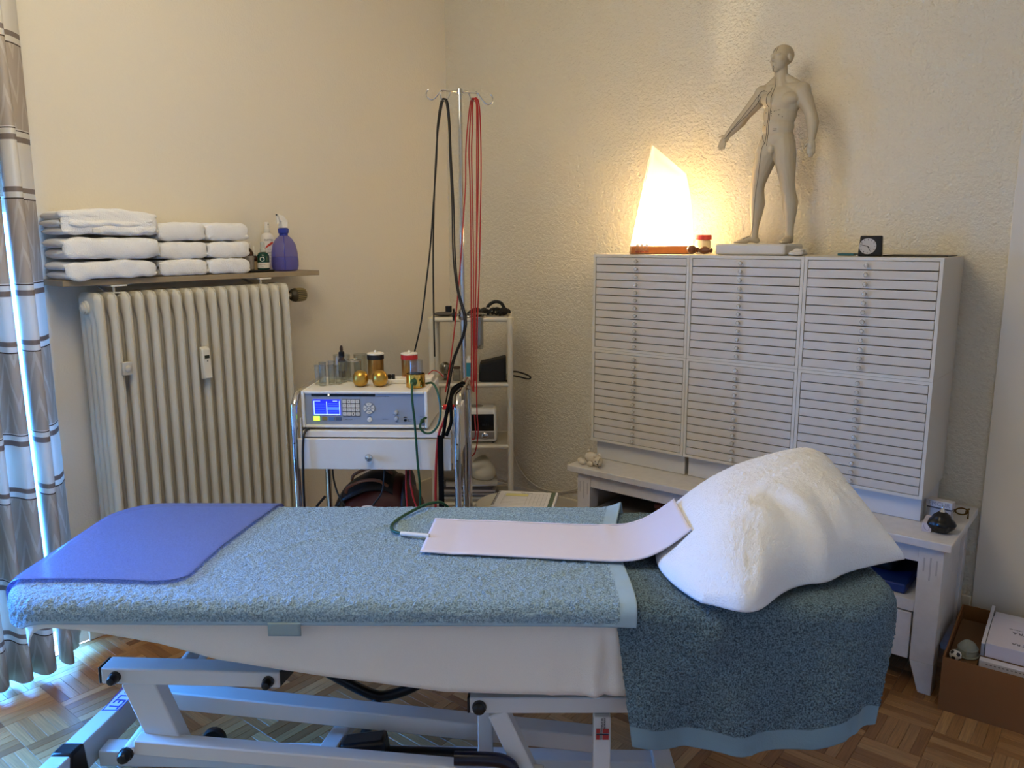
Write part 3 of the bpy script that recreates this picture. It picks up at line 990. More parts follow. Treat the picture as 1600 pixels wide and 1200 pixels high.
# ================================================================== RADIATOR
RAD = mat('radiator_enamel', '#cdc6b4', 0.38, var=(6, .04), spec=.5)
rad = thing('radiator', 'tall cream ribbed column radiator under the towel shelf', 'radiator', (.06, -2.088, 0))
RD, RB, RT = .167, .20, 1.397         # depth, bottom, top
def rad_section():
    H = RT - RB
    xs = np.concatenate([np.linspace(0, 1, 41)])
    zs_ = np.concatenate([np.linspace(0, .02, 5)[:-1], np.linspace(.02, .10, 7)[:-1], np.linspace(.10, H - .13, 8)[:-1], np.linspace(H - .13, H - .03, 8)[:-1], np.linspace(H - .03, H, 8)])
    mb = MB()
    def half(sg):
        G = np.zeros((len(xs), len(zs_), 3))
        for j, z in enumerate(zs_):
            c = .035
            d = min(z, H - z)
            ins = c - math.sqrt(max(c * c - (c - d) ** 2, 0)) if d < c else 0
            x0, x1 = ins * .9, RD - ins
            for i, u in enumerate(xs):
                x = x0 + (x1 - x0) * u
                ed = min(x - x0, x1 - x, d + .004)
                head = .0185 * min(1, math.sqrt(max(ed, 0) / .022)) if ed < .022 else .0185
                tube_ = .003
                for q in range(4):
                    cx = RD * (q + .5) / 4
                    dx = (x - cx) / (RD / 8 * .97)
                    if abs(dx) < 1: tube_ = max(tube_, .0165 * math.sqrt(1 - dx * dx))
                m1 = min(max((z - (H - .115)) / .06, 0), 1); m2 = min(max((.09 - z) / .05, 0), 1)
                k = max(m1, m2); k = k * k * (3 - 2 * k)
                t = head * k + tube_ * (1 - k)
                t = max(t, .0022)
                G[i, j] = (x, sg * t, RB + z)
        return G
    g1, g2 = half(-1), half(1)
    nv = len(zs_); o1 = 0
    mb.grid(g1); o2 = len(mb.v); mb.grid(g2[::-1])
    n1 = len(xs)
    i1 = lambda i, j: i * nv + j
    i2 = lambda i, j: o2 + (n1 - 1 - i) * nv + j
    for j in range(nv - 1):
        mb.f.append((i1(n1 - 1, j), i2(n1 - 1, j), i2(n1 - 1, j + 1), i1(n1 - 1, j + 1)))
        mb.f.append((i2(0, j), i1(0, j), i1(0, j + 1), i2(0, j + 1)))
    for i in range(n1 - 1):
        mb.f.append((i1(i, nv - 1), i1(i + 1, nv - 1), i2(i + 1, nv - 1), i2(i, nv - 1)))
        mb.f.append((i1(i + 1, 0), i1(i, 0), i2(i, 0), i2(i + 1, 0)))
    return mb
sec = rad_section().build('section', RAD, rad, angle=60)
sec.location = (0, .017, 0)
for i in range(1, 17):
    o = sec.copy(); COL.objects.link(o); o.parent = rad; o.location = (0, .017 + .05 * i, 0)
# seams: the bright welded rim along the front edge of every section
rim = MB().tube([(RD - .03, 0, RT + .0002), (RD - .012, 0, RT - .004), (RD - .002, 0, RT - .016), (RD + .001, 0, RT - .035), (RD + .001, 0, RT - .3), (RD + .001, 0, RB + .05)], .0022, 6, 3)
r0 = rim.build('welded_rim', RAD, rad); r0.location = (0, .017, 0)
for i in range(1, 17):
    o = r0.copy(); COL.objects.link(o); o.parent = rad; o.location = (0, .017 + .05 * i, 0)
for z in (RT - .055, RB + .05):
    MB().cyl((.083, .0, z), (.083, .83, z), .02).build('header_pipe', RAD, rad)
MB().lathe([(.026, 0), (.026, .012), (.021, .014), (.021, .020), (.014, .022), (.010, .026), (.004, .026)], (.083, .002, RT - .055), (0, -1, 0), 20).build('blind_plug', RAD, rad)
for y in (.1, .75):
    MB().box(-.06, y - .02, .25, -.004, y + .02, 1.3).build('wall_bracket', RAD, rad)
# valve with ribbed thermostat head on the right end
VAL = mat('valve_metal', '#a8a49a', .35, .8)
MB().lathe([(.012, 0), (.012, .02), (.016, .021), (.016, .036), (.011, .037), (.011, .055)], (.083, .838, RT - .06), (0, 1, 0), 12).build('valve_body', VAL, rad)
HEAD = mat('thermostat_head', '#8a7a50', .45)
b = MB().lathe([(.018, 0), (.027, .008), (.031, .02), (.0295, .055), (.026, .072), (.017, .0745)], (.083, .89, RT - .06), (0, 1, 0), 24)
th_ = b.build('thermostat_head', mat('thermostat_dark', '#3a3324', .5), rad)
b = MB()
for k in range(20):
    a = 2 * PI * k / 20
    c, s = math.cos(a), math.sin(a)
    b.tube([(.083 + .0295 * c, .912, RT - .06 + .0295 * s), (.083 + .0295 * c, .944, RT - .06 + .0295 * s), (.083 + .027 * c, .962, RT - .06 + .027 * s)], .0026, 5, 0)
b.build('grip_rib', HEAD, th_)
MB().lathe([(.02, 0), (.019, .003), (.006, .004)], (.083, .963, RT - .06), (0, 1, 0), 20).build('head_cap', HEAD, th_)
# evaporation meter holder and the heat-cost meter
b = MB().box(.168, .063, 1.09, .186, .1, 1.14)
mh = b.build('meter_holder', mat('grey_plastic', '#bdb8ac', .45), rad, bevel=.003)
MB().lathe([(.012, 0), (.012, .004), (.008, .007), (.004, .008)], (.186, .082, 1.115), (1, 0, 0), 12).build('holder_screw', mat('grey_plastic'), mh)
b = MB().hexa([(.17, .378, 1.03), (.2, .378, 1.035), (.2, .414, 1.035), (.17, .414, 1.03), (.17, .378, 1.165), (.192, .378, 1.155), (.192, .414, 1.155), (.17, .414, 1.165)])
hm = b.build('heat_meter', mat('meter_ivory', '#d8d2c2', .4), rad, bevel=.005)
MB().hexa([(.1955, .386, 1.118), (.1975, .386, 1.118), (.1975, .406, 1.118), (.1955, .406, 1.118), (.1945, .386, 1.13), (.1965, .386, 1.13), (.1965, .406, 1.13), (.1945, .406, 1.13)]).build('meter_display', mat('lcd_dark', '#2c2f2a', .2), hm)
MB().ball((.198, .396, 1.107), .0025, 8, 6).build('meter_button', INK, hm)

# ================================================================== SHELF ABOVE THE RADIATOR
WOODG = mat('grey_brown_board', '#93836a', 0.5, var=(9, .1), bump=(60, .0003))
shelf = thing('wall_shelf', 'grey-brown wooden shelf board above the radiator carrying towels and bottles', 'shelf', (0, 0, 1.424))
MB().box(.004, -2.18, 0, .185, -1.063, .022).build('board', WOODG, shelf, bevel=.002)
for y in (-1.985, -1.355):
    q = MB().box(.03, y - .03, -.007, .19, y + .03, -.0005).build('bracket_plate', WHITE_METAL, shelf, bevel=.001)
    MB().cyl((.165, y - .01, -.028), (.165, y - .01, -.007), .005).build('bracket_bolt', WHITE_METAL, q)
    MB().box(.155, y - .022, -.032, .185, y + .004, -.028).build('bracket_clip', WHITE_METAL, q)
    MB().bar((.09, y, -.03), (.02, y, -.01), .016, .004).build('bracket_arm', WHITE_METAL, q)

# ------------------------------------------------------------------ folded towels
def terry_pad(c, d, seed, round_=.035, lump=.004, n=(26, 48), sag=0.0, bulge=0.0):
    """a folded towel: a pillow-edged slab, x = depth, y = width, z = thickness"""
    rg = np.random.default_rng(seed)
    a, b_ = np.meshgrid(np.linspace(0, 2 * PI, 37)[:-1], np.linspace(0, 1, n[1]), indexing='ij')
    k = 2.7
    ca, sa = np.cos(a), np.sin(a)
    sx_ = np.sign(ca) * np.abs(ca) ** (2 / k); sz_ = np.sign(sa) * np.abs(sa) ** (2 / 2.6)
    end = np.clip(np.minimum(b_, 1 - b_) * d[1] / round_, 0, 1)
    sc = np.sqrt(np.clip(1 - (1 - end) ** 2, 0, 1))
    ph = rg.uniform(0, 6, 6)
    w = lump * (np.sin(5 * b_ + ph[0]) * np.sin(a + ph[1]) + .6 * np.sin(11 * b_ + ph[2]) * np.cos(2 * a + ph[3]) + .4 * np.sin(23 * b_ + 3 * a + ph[4]))
    hx, hz = d[0] / 2, d[2] / 2
    X = c[0] + sx_ * (hx - round_ * .45 * (1 - sc)) + w * .6 * ca
    Z = c[2] + sz_ * hz * (.5 + .5 * sc) + w * .6 * sa * sc - sag * 4 * (b_ - .5) ** 2 + bulge * (1 - (2 * b_ - 1) ** 2) * np.clip(sz_ + .3, 0, 1)
    Y = c[1] + (b_ - .5) * d[1] + w * .5
    G = np.stack([X, Y, Z], -1)
    return G
def pad_mesh(mb, G):
    nu, nv = G.shape[:2]
    o_ = len(mb.v)
    mb.grid(G, close_u=True)
    mb.f.append(tuple(o_ + i * nv for i in range(nu)))
    mb.f.append(tuple(o_ + i * nv + nv - 1 for i in range(nu - 1, -1, -1)))
SHZ = 1.4468
def folded_towel(label, c, d, seed, layers=2, group=None, twist=0.0):
    t = thing('folded_towel', label, 'towel', (c[0], c[1], c[2]), twist, group)
    h = d[2] / layers
    mb = MB()
    for i in range(layers):
        pad_mesh(mb, terry_pad((.0 - .002 * i, .004 * (-1) ** i, h * (i + .5)), (d[0] - .004 * i, d[1] - .008 * (i % 2), h * 1.0), seed + i, min(.03, h * .75), .004))
    # rolled front fold joining the layers
    pad_mesh(mb, terry_pad((d[0] / 2 - h * .45, 0, d[2] / 2), (h * 1.25, d[1] * .985, d[2] * .99), seed + 9, min(.055, d[2] * .6), .0065 if d[1] > .3 else .003, bulge=.010 if layers == 3 else .002))
    mb.build('towel_layers', TERRY_WHITE, t, angle=180, recalc=True)
    return t
names = ['bottom', 'middle', 'top']
# large bath towels, front edge hanging a little over the board
hz = [.078, .078, .076]
z = SHZ
lab = ['large folded white towel at the bottom of the left stack, sagging over the shelf edge',
       'large folded white towel in the middle of the left stack',
       'large rumpled white towel on top of the left stack with a loose doubled fold']
dims = [(.20, .330, .063, -2.008), (.205, .350, .074, -1.998), (.20, .350, .083, -1.999)]
for i, (dx, dy, dz, cy) in enumerate(dims):
    t = folded_towel(lab[i], (.008 + .103, cy, z), (dx, dy, dz), 11 + 7 * i, 2 if i < 2 else 3, 'large towels on the wall shelf')
    if i == 2:
        mb = MB(); pad_mesh(mb, terry_pad((.088, .045, .017), (.05, .235, .028), 77, .02, .005, bulge=.006)); pad_mesh(mb, terry_pad((.086, .0, .043), (.05, .30, .030), 78, .02, .007, bulge=-.006)); pad_mesh(mb, terry_pad((.072, -.02, .071), (.06, .31, .030), 79, .03, .006, bulge=.004))
        mb.build('loose_fold', TERRY_WHITE, t, angle=180, recalc=True)
        MB().box(.094, -.075, .007, .1135, -.05, .024).build('towel_label', mat('woven_label', '#dad6cf', .8), t, bevel=.003)
    z += dz + .0105
for st, (cy, wd) in enumerate(((-1.718, .203), (-1.518, .193))):
    z = SHZ
    for i, dz in enumerate((.062, .065, .070)):
        folded_towel('small folded white hand towel, %s of the %s stack of three' % (names[i], 'left-hand narrow' if st == 0 else 'right-hand narrow'),
                     (.012 + .09, cy + (.004 if i == 1 else 0), z), (.176, wd, dz), 40 + 11 * i + 50 * st, 2, 'hand towels on the wall shelf')
        z += dz + .0045

# ------------------------------------------------------------------ bottles
SZ = 1.4463
sb = thing('spray_bottle', 'pear-shaped translucent violet spray bottle with white trigger, half full', 'bottle', (.122, -1.203, SZ))
VIO = bpy.data.materials.new('violet_translucent'); VIO.use_nodes = True
n = VIO.node_tree; p = n.nodes['Principled BSDF']; p.inputs['Base Color'].default_value = rgb('#7d7bc6') + (1,); p.inputs['Roughness'].default_value = .12
tr = n.nodes.new('ShaderNodeBsdfTransparent'); tr.inputs[0].default_value = rgb('#cbc9f0') + (1,)
ms = n.nodes.new('ShaderNodeMixShader'); ms.inputs[0].default_value = .24
n.links.new(tr.outputs[0], ms.inputs[1]); n.links.new(p.outputs[0], ms.inputs[2]); n.links.new(ms.outputs[0], n.nodes['Material Output'].inputs[0])
MB().lathe([(.045, 0), (.054, .005), (.059, .022), (.060, .045), (.057, .085), (.050, .118), (.036, .142), (.022, .155), (.018, .158)], n=28).build('bottle_body', VIO, sb)
MB().lathe([(.042, .003), (.051, .007), (.0565, .024), (.0575, .045), (.056, .064)], n=28).build('liquid', mat('violet_liquid', '#6a66b0', .1, alpha=.3), sb)
MB().cyl((0, 0, .006), (0, 0, .16), .0028).build('dip_tube', mat('tube_violet', '#4a47a0', .3), sb)
BLUE = mat('royal_blue_plastic', '#22349c', .35)
MB().lathe([(.019, .156), (.019, .166), (.023, .168), (.024, .186), (.020, .190)], n=20).build('screw_collar', BLUE, sb)
b = MB().hexa([(-.016, -.014, .19), (.016, -.014, .19), (.016, .014, .19), (-.016, .014, .19), (-.013, -.015, .222), (.013, -.015, .222), (.013, .018, .220), (-.013, .018, .220)])
b.hexa([(-.013, -.020, .220), (.013, -.020, .220), (.013, .024, .217), (-.013, .024, .217), (-.011, -.030, .252), (.011, -.030, .252), (.011, -.004, .246), (-.011, -.004, .246)])
b.build('trigger_head', WHITE_PLASTIC, sb, bevel=.003)
MB().bar((.0, -.026, .240), (.0, -.026, .208), .012, .006, (1, 0, 0)).build('trigger', WHITE_PLASTIC, sb, bevel=.001)
MB().cyl((0, -.029, .2475), (0, -.034, .2475), .003).build('nozzle', INK, sb)

wb = thing('pump_bottle', 'tall white pump spray bottle with a red swoosh label behind the violet bottle', 'bottle', (.034, -1.228, SZ))
WB = mat('frosted_white_bottle', '#ded9d2', .3)
MB().lathe([(.026, 0), (.029, .004), (.029, .148), (.024, .162), (.013, .17), (.012, .176)], n=24).build('bottle_body', WB, wb)
MB().lathe([(.015, .174), (.015, .188), (.011, .19), (.011, .214), (.007, .218)], n=16).build('spray_head', WHITE_PLASTIC, wb)
MB().cyl((.008, 0, .208), (.0118, 0, .208), .002).build('nozzle', INK, wb)
b = MB()
for k in range(-6, 5):          # red swoosh, bent round the bottle
    a0, a1 = k * .12, (k + 1) * .12
    h0 = .012 * math.sqrt(max(0, 1 - ((k + .5) / 6.2) ** 2)); 
    P = []
    for a, r in ((a0, .0293), (a1, .0293)):
        P.append((r * math.cos(a + -.3), r * math.sin(a - .3)))
    zb_ = .112 - .0022 * (k - .0) * -1
    b.add([(P[0][0], P[0][1], zb_), (P[1][0], P[1][1], zb_ + .0022), (P[1][0], P[1][1], zb_ + .002 + h0), (P[0][0], P[0][1], zb_ + h0)], [(0, 1, 2, 3)])
b.build('swoosh_print', mat('print_red', '#c8412c', .5), wb)
for zz, s_, tx in ((.137, .012, 'PHYTO'), (.097, .007, 'Spray'), (.083, .0048, 'pflegend'), (.070, .0048, 'und mild'), (.058, .0048, '200 ml')):
    d_ = Vector((math.cos(-.45), math.sin(-.45), 0)); text('label_print', tx, s_, mat('print_grey', '#4a4a50', .5), wb, frameM(d_ * .0295 + Vector((0, 0, zz)), (-d_.y, d_.x, 0), (0, 0, 1)))
gb = thing('dropper_bottle', 'small dark green spray bottle with white emblem label and clear cap', 'bottle', (.118, -1.313, SZ + .0105))
GRN = mat('dark_green_glass', '#0f3a30', .15)
MB().lathe([(.024, 0), (.026, .003), (.026, .058), (.021, .07), (.011, .076)], n=22).build('bottle_body', GRN, gb)
MB().lathe([(.0265, .006), (.0265, .03)], n=22, cap=False).build('paper_label', mat('label_cream', '#d8d2c6', .6), gb)
MB().lathe([(.012, .076), (.012, .09), (.0095, .092), (.0095, .116), (.006, .119)], n=16).build('clear_cap', mat('frosted_cap', '#c9ccc4', .25, alpha=.75), gb)
d_ = Vector((math.cos(-.75), math.sin(-.75), 0)); xd = (-d_.y, d_.x, 0)
M_ = frameM(d_ * .0264 + Vector((0, 0, .045)), xd, (0, 0, 1))
b = MB()
for k in range(16):
    a, a2 = 2 * PI * k / 16, 2 * PI * (k + 1) / 16
    b.add([M_ @ Vector((.010 * math.cos(a), .010 * math.sin(a), .0006)), M_ @ Vector((.010 * math.cos(a2), .010 * math.sin(a2), .0006)),
           M_ @ Vector((.0075 * math.cos(a2), .0075 * math.sin(a2), .0006)), M_ @ Vector((.0075 * math.cos(a), .0075 * math.sin(a), .0006))], [(0, 1, 2, 3)])
b.box(-.001, -.001, 0, .001, .001, 0.0001)
b.build('emblem', mat('print_white', '#dfe3dc', .5), gb)
text('label_print', 'PROPOLIS', .0055, mat('print_rust', '#8a3a24', .5), gb, frameM(d_ * .0268 + Vector((0, 0, .022)), xd, (0, 0, 1)))
text('label_print', '50 ml', .004, INK, gb, frameM(d_ * .0268 + Vector((0, 0, .012)), xd, (0, 0, 1)))
bb = thing('medicine_bottle', 'brown glass medicine bottle with white screw cap beside the hand towels', 'bottle', (.086, -1.368, SZ))
AMB = mat('amber_glass', '#3c1f10', .12)
MB().lathe([(.022, 0), (.0245, .003), (.0245, .083), (.018, .096), (.0125, .10), (.0125, .106)], n=20).build('bottle_body', AMB, bb)
MB().lathe([(.025, .012), (.025, .07)], n=20, cap=False).build('paper_label', mat('label_grey', '#9a9084', .6), bb)
MB().lathe([(.015, .103), (.016, .105), (.016, .124), (.013, .126)], n=18).build('screw_cap', WHITE_PLASTIC, bb)
bc = thing('medicine_bottle', 'slim brown bottle with white nozzle between the green and the brown bottle', 'bottle', (.064, -1.323, SZ))
MB().lathe([(.015, 0), (.017, .003), (.017, .06), (.013, .068), (.009, .071)], n=18).build('bottle_body', AMB, bc)
MB().lathe([(.0175, .008), (.0175, .045)], n=18, cap=False).build('paper_label', mat('label_tan', '#b49a70', .6), bc)
MB().lathe([(.010, .07), (.010, .08), (.006, .083), (.0055, .108), (.003, .112)], n=14).build('nozzle_cap', WHITE_PLASTIC, bc)
tr_ = MB().hexa([(.088, -1.407, 0), (.165, -1.407, 0), (.165, -1.29, 0), (.088, -1.29, 0), (.086, -1.41, .0095), (.168, -1.41, .0095), (.168, -1.285, .0095), (.086, -1.285, .0095)]).build('tray', mat('black_tray', '#101012', .4), None, bevel=.003)
tr_.location = (0, 0, SZ)
tag(tr_, 'flat black tray at the end of the towels, under the green bottle', 'tray')

# ================================================================== BENCH
BX0, BX1, BF, BZ = 1.19, 2.76, -.503, .57
bench = thing('tv_bench', 'white stained low wooden bench with fluted tapered legs carrying the drawer cabinets', 'bench', (0, 0, 0))
MB().box(BX0, BF, .541, BX1, -.016, BZ).build('bench_top', WHITE_STAIN, bench, bevel=.003)
fy = BF + .022
def leg(x0, x1, y0, y1, inner):
    b = MB()
    xi0, xi1 = (x0 + .035, x1) if inner == 'l' else (x0, x1 - .035)
    b.hexa([(xi0, y0, 0), (xi1, y0, 0), (xi1, y1, 0), (xi0, y1, 0), (x0, y0, .115), (x1, y0, .115), (x1, y1, .115), (x0, y1, .115)])
    b.box(x0, y0, .115, x1, y1, .541)
    return b.build('leg', WHITE_STAIN, bench, bevel=.002)
l1 = leg(2.658, 2.736, fy, fy + .07, 'l')
l2 = leg(1.236, 1.302, fy, fy + .07, 'r')
leg(2.658, 2.736, -.095, -.03, 'l'); leg(1.236, 1.302, -.095, -.03, 'r')
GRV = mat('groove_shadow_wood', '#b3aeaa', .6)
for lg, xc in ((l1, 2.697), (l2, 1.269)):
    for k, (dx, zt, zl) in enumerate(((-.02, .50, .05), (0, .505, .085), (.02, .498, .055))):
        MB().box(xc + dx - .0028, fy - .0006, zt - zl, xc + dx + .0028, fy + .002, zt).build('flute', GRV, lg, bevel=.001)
MB().box(1.302, fy + .006, .478, 2.658, fy + .03, .541).build('front_rail', WHITE_STAIN, bench, bevel=.002)
MB().box(2.704, fy + .07, .13, 2.724, -.095, .541).build('side_panel', WHITE_STAIN, bench, bevel=.001)
MB().box(1.246, fy + .07, .13, 1.266, -.095, .541).build('side_panel', WHITE_STAIN, bench, bevel=.001)
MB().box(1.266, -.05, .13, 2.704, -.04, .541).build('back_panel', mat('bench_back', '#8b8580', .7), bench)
MB().box(1.302, fy + .004, .292, 2.658, -.05, .335).build('shelf_board', WHITE_STAIN, bench, bevel=.002)
MB().box(1.27, fy + .07, .13, 2.70, -.05, .142).build('bottom_board', WHITE_STAIN, bench)
for x0, x1 in ((1.306, 1.976), (1.982, 2.652)):
    q = MB().box(x0, fy + .004, .113, x1, fy + .024, .286).build('drawer', WHITE_STAIN, bench, bevel=.002)
    for xx in (x0 + .17, x1 - .17):
        MB().lathe([(.008, 0), (.008, .01), (.017, .018), (.015, .028), (.006, .031)], (xx, fy + .004, .20), (0, -1, 0), 14).build('knob', WHITE_STAIN, q)
# what lies in the open compartment
t = MB().box(1.316, -.47, 0, 1.575, -.22, .045).build('media_box', mat('grey_box', '#6f6a66', .5), bevel=.004)
t.location = (0, 0, .3362); tag(t, 'flat grey box lying in the left end of the bench compartment', 'box')
t = thing('wooden_box', 'reddish-brown wooden box in the bench compartment behind the pillow', 'box', (1.66, -.30, .3362))
MB().box(-.07, -.10, 0, .07, .10, .085).build('box_body', mat('mahogany', '#6b2f18', .45, var=(12, .15)), t, bevel=.003)
MB().box(-.073, -.103, .086, .073, .103, .105).build('lid', mat('mahogany'), t, bevel=.003)
t = MB().box(2.30, -.45, 0, 2.62, -.15, .035).build('ring_binder', mat('blue_binder', '#1a2f66', .4), bevel=.006)
t.location = (0, 0, .3362); tag(t, 'blue binder lying in the right end of the bench compartment', 'binder')
t = thing('dark_filler', 'black shape added to darken the bench compartment above the blue binder', 'bag', (2.46, -.28, .3725))
MB().box(-.12, -.09, 0, .10, .09, .085).build('bag_body', mat('filler_black', '#0e0e10', .7), t, bevel=.02, seg=3)  # added black form standing in for the shade inside the compartment
MB().tube([(-.08, -.092, .06), (-.04, -.10, .085), (.03, -.10, .085), (.07, -.092, .06)], .006, 6, 4).build('bag_handle', mat('filler_black'), t)

# ================================================================== DRAWER CABINETS
CX0, CW, CF_, CB = 1.2256, .4685, -.359, -.018
ZB, ZT, UH = .664, 1.517, .4262
CAB = mat('cabinet_white', '#d0c8b8', 0.45, bump=(350, 0.00004))
DRW = mat('drawer_white', '#cac1b2', 0.42, var=(2.5, .02))
KNOB = mat('clear_knob', '#d8d4ce', .18, alpha=.55)
which = ['left', 'middle', 'right']
def drawer_unit(ci):
    t = thing('drawer_unit', '', 'cabinet', (CX0 + ci * CW, 0, 0))
    w, h, e = CW - .0015, UH - .0008, .0115
    b = MB()
    b.box(0, CF_, 0, e, CB, h); b.box(w - e, CF_, 0, w, CB, h)
    b.box(e, CF_, 0, w - e, CB, e); b.box(e, CF_, h - e, w - e, CB, h); b.box(e, CB - .006, e, w - e, CB, h - e)
    b.build('carcass', CAB, t)
    p = (h - 2 * e) / 12
    d0 = MB().box(e + .002, CF_ + .0015, -p / 2 + .0017, w - e - .002, CF_ + .30, p / 2 - .0017).build('drawer', DRW, t, bevel=.0008, seg=1)
    d0.location = (0, 0, e + p / 2)
    k0 = MB().lathe([(.0035, 0), (.0035, .006), (.0075, .010), (.0085, .016), (.0065, .021), (.002, .0225)], (w * .478, CF_ + .0015, 0), (0, -1, 0), 12).build('knob', KNOB, d0)
    for i in range(1, 12):
        d = d0.copy(); COL.objects.link(d); d.parent = t; d.location = (0, 0, e + p * (i + .5))
        k = k0.copy(); COL.objects.link(k); k.parent = d
    return t
u0 = drawer_unit(0)
first = True
for ci in range(3):
    MB_ = MB().box(0.006, -.318, 0, CW - .009, -.03, ZB - BZ - .0015).build('plinth', mat('plinth_white', '#cfccc8', .4), None, bevel=.003)
    MB_.location = (CX0 + ci * CW, 0, BZ + .0005)
    tag(MB_, 'plain white plinth box under the %s drawer stack, standing on the bench' % which[ci], 'plinth', 'plinth boxes under the cabinets')
    for lv in range(2):
        lb = '%s white flat-drawer cabinet of the %s stack, twelve shallow drawers with clear knobs' % ('lower' if lv == 0 else 'upper', which[ci])
        z = ZB + lv * UH + .0004
        if first:
            u0.location = (CX0, 0, z); u0['label'] = lb; first = False
        else:
            dup(u0, (CX0 + ci * CW, 0, z), 0, lb)
for o in COL.objects:
    if o.name.startswith('drawer_unit'): o['group'] = 'stacked flat-drawer cabinets'

# ================================================================== TABLE LAMP
TZ = 1.5172
lamp = thing('table_lamp', 'glowing white tapered table lamp with slanted top and wooden base', 'lamp', (1.475, -.205, TZ), R(34))
LW = mat('lamp_base_wood', '#a8642c', .4, var=(14, .12))
def quadring(x0l, x0r, y0, y1, z): return [(x0l, y0, z), (x0r, y0, z), (x0r, y1, z), (x0l, y1, z)]
MB().hexa(quadring(-.134, .136, -.055, .055, .0008) + quadring(-.129, .134, -.052, .052, .034)).build('base', LW, lamp, bevel=.002)
SHADE = bpy.data.materials.new('lamp_shade_acrylic'); SHADE.use_nodes = True
n = SHADE.node_tree; n.nodes.clear()
o_ = n.nodes.new('ShaderNodeOutputMaterial')
df = n.nodes.new('ShaderNodeBsdfDiffuse'); df.inputs[0].default_value = rgb('#f6f2ea') + (1,)
tl = n.nodes.new('ShaderNodeBsdfTranslucent'); tl.inputs[0].default_value = rgb('#fffaf0') + (1,)
trn = n.nodes.new('ShaderNodeBsdfTransparent'); trn.inputs[0].default_value = rgb('#fff8ea') + (1,)
m1 = n.nodes.new('ShaderNodeMixShader'); m1.inputs[0].default_value = .32
m2 = n.nodes.new('ShaderNodeMixShader'); m2.inputs[0].default_value = .28
n.links.new(df.outputs[0], m1.inputs[1]); n.links.new(tl.outputs[0], m1.inputs[2])
n.links.new(m1.outputs[0], m2.inputs[1]); n.links.new(trn.outputs[0], m2.inputs[2]); n.links.new(m2.outputs[0], o_.inputs[0])
# four walls, open slanted top
zb_ = .0345
bt = [(-.129, -.051, zb_), (.134, -.051, zb_), (.134, .051, zb_), (-.129, .051, zb_)]
tp = [(-.050, -.016, .462), (.100, -.022, .338), (.100, .022, .338), (-.050, .016, .462)]
mb = MB()
for k in range(4):
    k2 = (k + 1) % 4
    q = [np.array(x) for x in (bt[k], bt[k2], tp[k2], tp[k])]
    G = np.zeros((9, 9, 3))
    for i in range(9):
        for j in range(9):
            u, v = i / 8, j / 8
            P = (1 - u) * (1 - v) * q[0] + u * (1 - v) * q[1] + u * v * q[2] + (1 - u) * v * q[3]
            P[0] += .010 * math.sin(PI * v) * max(0, min(1, (P[0] + .06) / .18))
            G[i, j] = P
    mb.grid(G)
o = mb.build('lamp_shade', SHADE, lamp, angle=30); solid(o, .0028, -1)
MB().cyl((0.0, 0, .034), (0.0, 0, .075), .014).build('bulb_socket', WHITE_PLASTIC, lamp)

# small things on the cabinets
for i, (x, y) in enumerate(((1.424, -.318), (1.448, -.322), (1.470, -.318))):
    v = thing('glass_vial', 'tiny clear glass vial before the lamp base, %s of three' % ['leftmost', 'middle', 'rightmost'][i], 'vial', (x, y, TZ), 0, 'vials before the lamp')
    MB().lathe([(.0085, 0), (.0095, .002), (.0095, .022), (.006, .028), (.006, .033)], n=14).build('vial_body', CLEAR, v)
    MB().lathe([(.007, .0332), (.0075, .034), (.0075, .041), (.006, .0425)], n=12).build('stopper', mat('stopper_white', '#d8d4cc', .4), v)
    MB().lathe([(.0098, .008), (.0098, .013)], n=14, cap=False).build('ring_mark', mat('vial_band', '#8a3f30', .5), v)
j = thing('storage_jar', 'small cream jar with a red screw lid between lamp and statue', 'jar', (1.64, -.13, TZ))
MB().lathe([(.030, 0), (.033, .003), (.033, .052), (.029, .058), (.029, .062)], n=24).build('jar_body', mat('cream_glass', '#d8c9a4', .25), j)
MB().lathe([(.035, .060), (.036, .062), (.036, .078), (.033, .081)], n=24).build('lid', mat('red_lid', '#b23430', .4), j)
wm = thing('wooden_massager', 'turned brown wooden massage tool with a ball end lying beside the jar', 'tool', (1.672, -.30, TZ + .0205))
MB().lathe([(.003, -.021), (.012, -.016), (.0185, -.006), (.0185, .005), (.0125, .016), (.006, .019), (.0065, .021), (.011, .024), (.011, .029), (.006, .032), (.008, .036),
            (.0155, .052), (.0165, .06), (.015, .068), (.0075, .086), (.0095, .09), (.0095, .094), (.004, .096)], (.0, 0, 0), (1, -.12, -.03), 20).build('turned_body', mat('walnut', '#6b3c1a', .35, var=(20, .15)), wm)
cl = thing('desk_clock', 'small square black alarm clock with a round white dial on the right cabinet', 'clock', (2.366, -.262, TZ), R(10))
MB().hexa([(-.041, -.02, 0), (.041, -.02, 0), (.041, .022, 0), (-.041, .022, 0), (-.036, -.016, .074), (.038, -.016, .074), (.038, .014, .074), (-.036, .014, .074)]).build('clock_case', mat('black_clock', '#0c0b0c', .35), cl, bevel=.004)
fm = Matrix.Translation((-.0085, -.0189, .0365)) @ Matrix.Rotation(R(90 - 3), 4, 'X')
b = MB().lathe([(.0, 0), (.0285, 0), (.0285, .0012), (0, .0012)], n=36, cap=False)
b.v = [tuple(fm @ Vector(v)) for v in b.v]
dial = b.build('dial', mat('dial_white', '#b9b3ac', .5), cl)
b = MB()
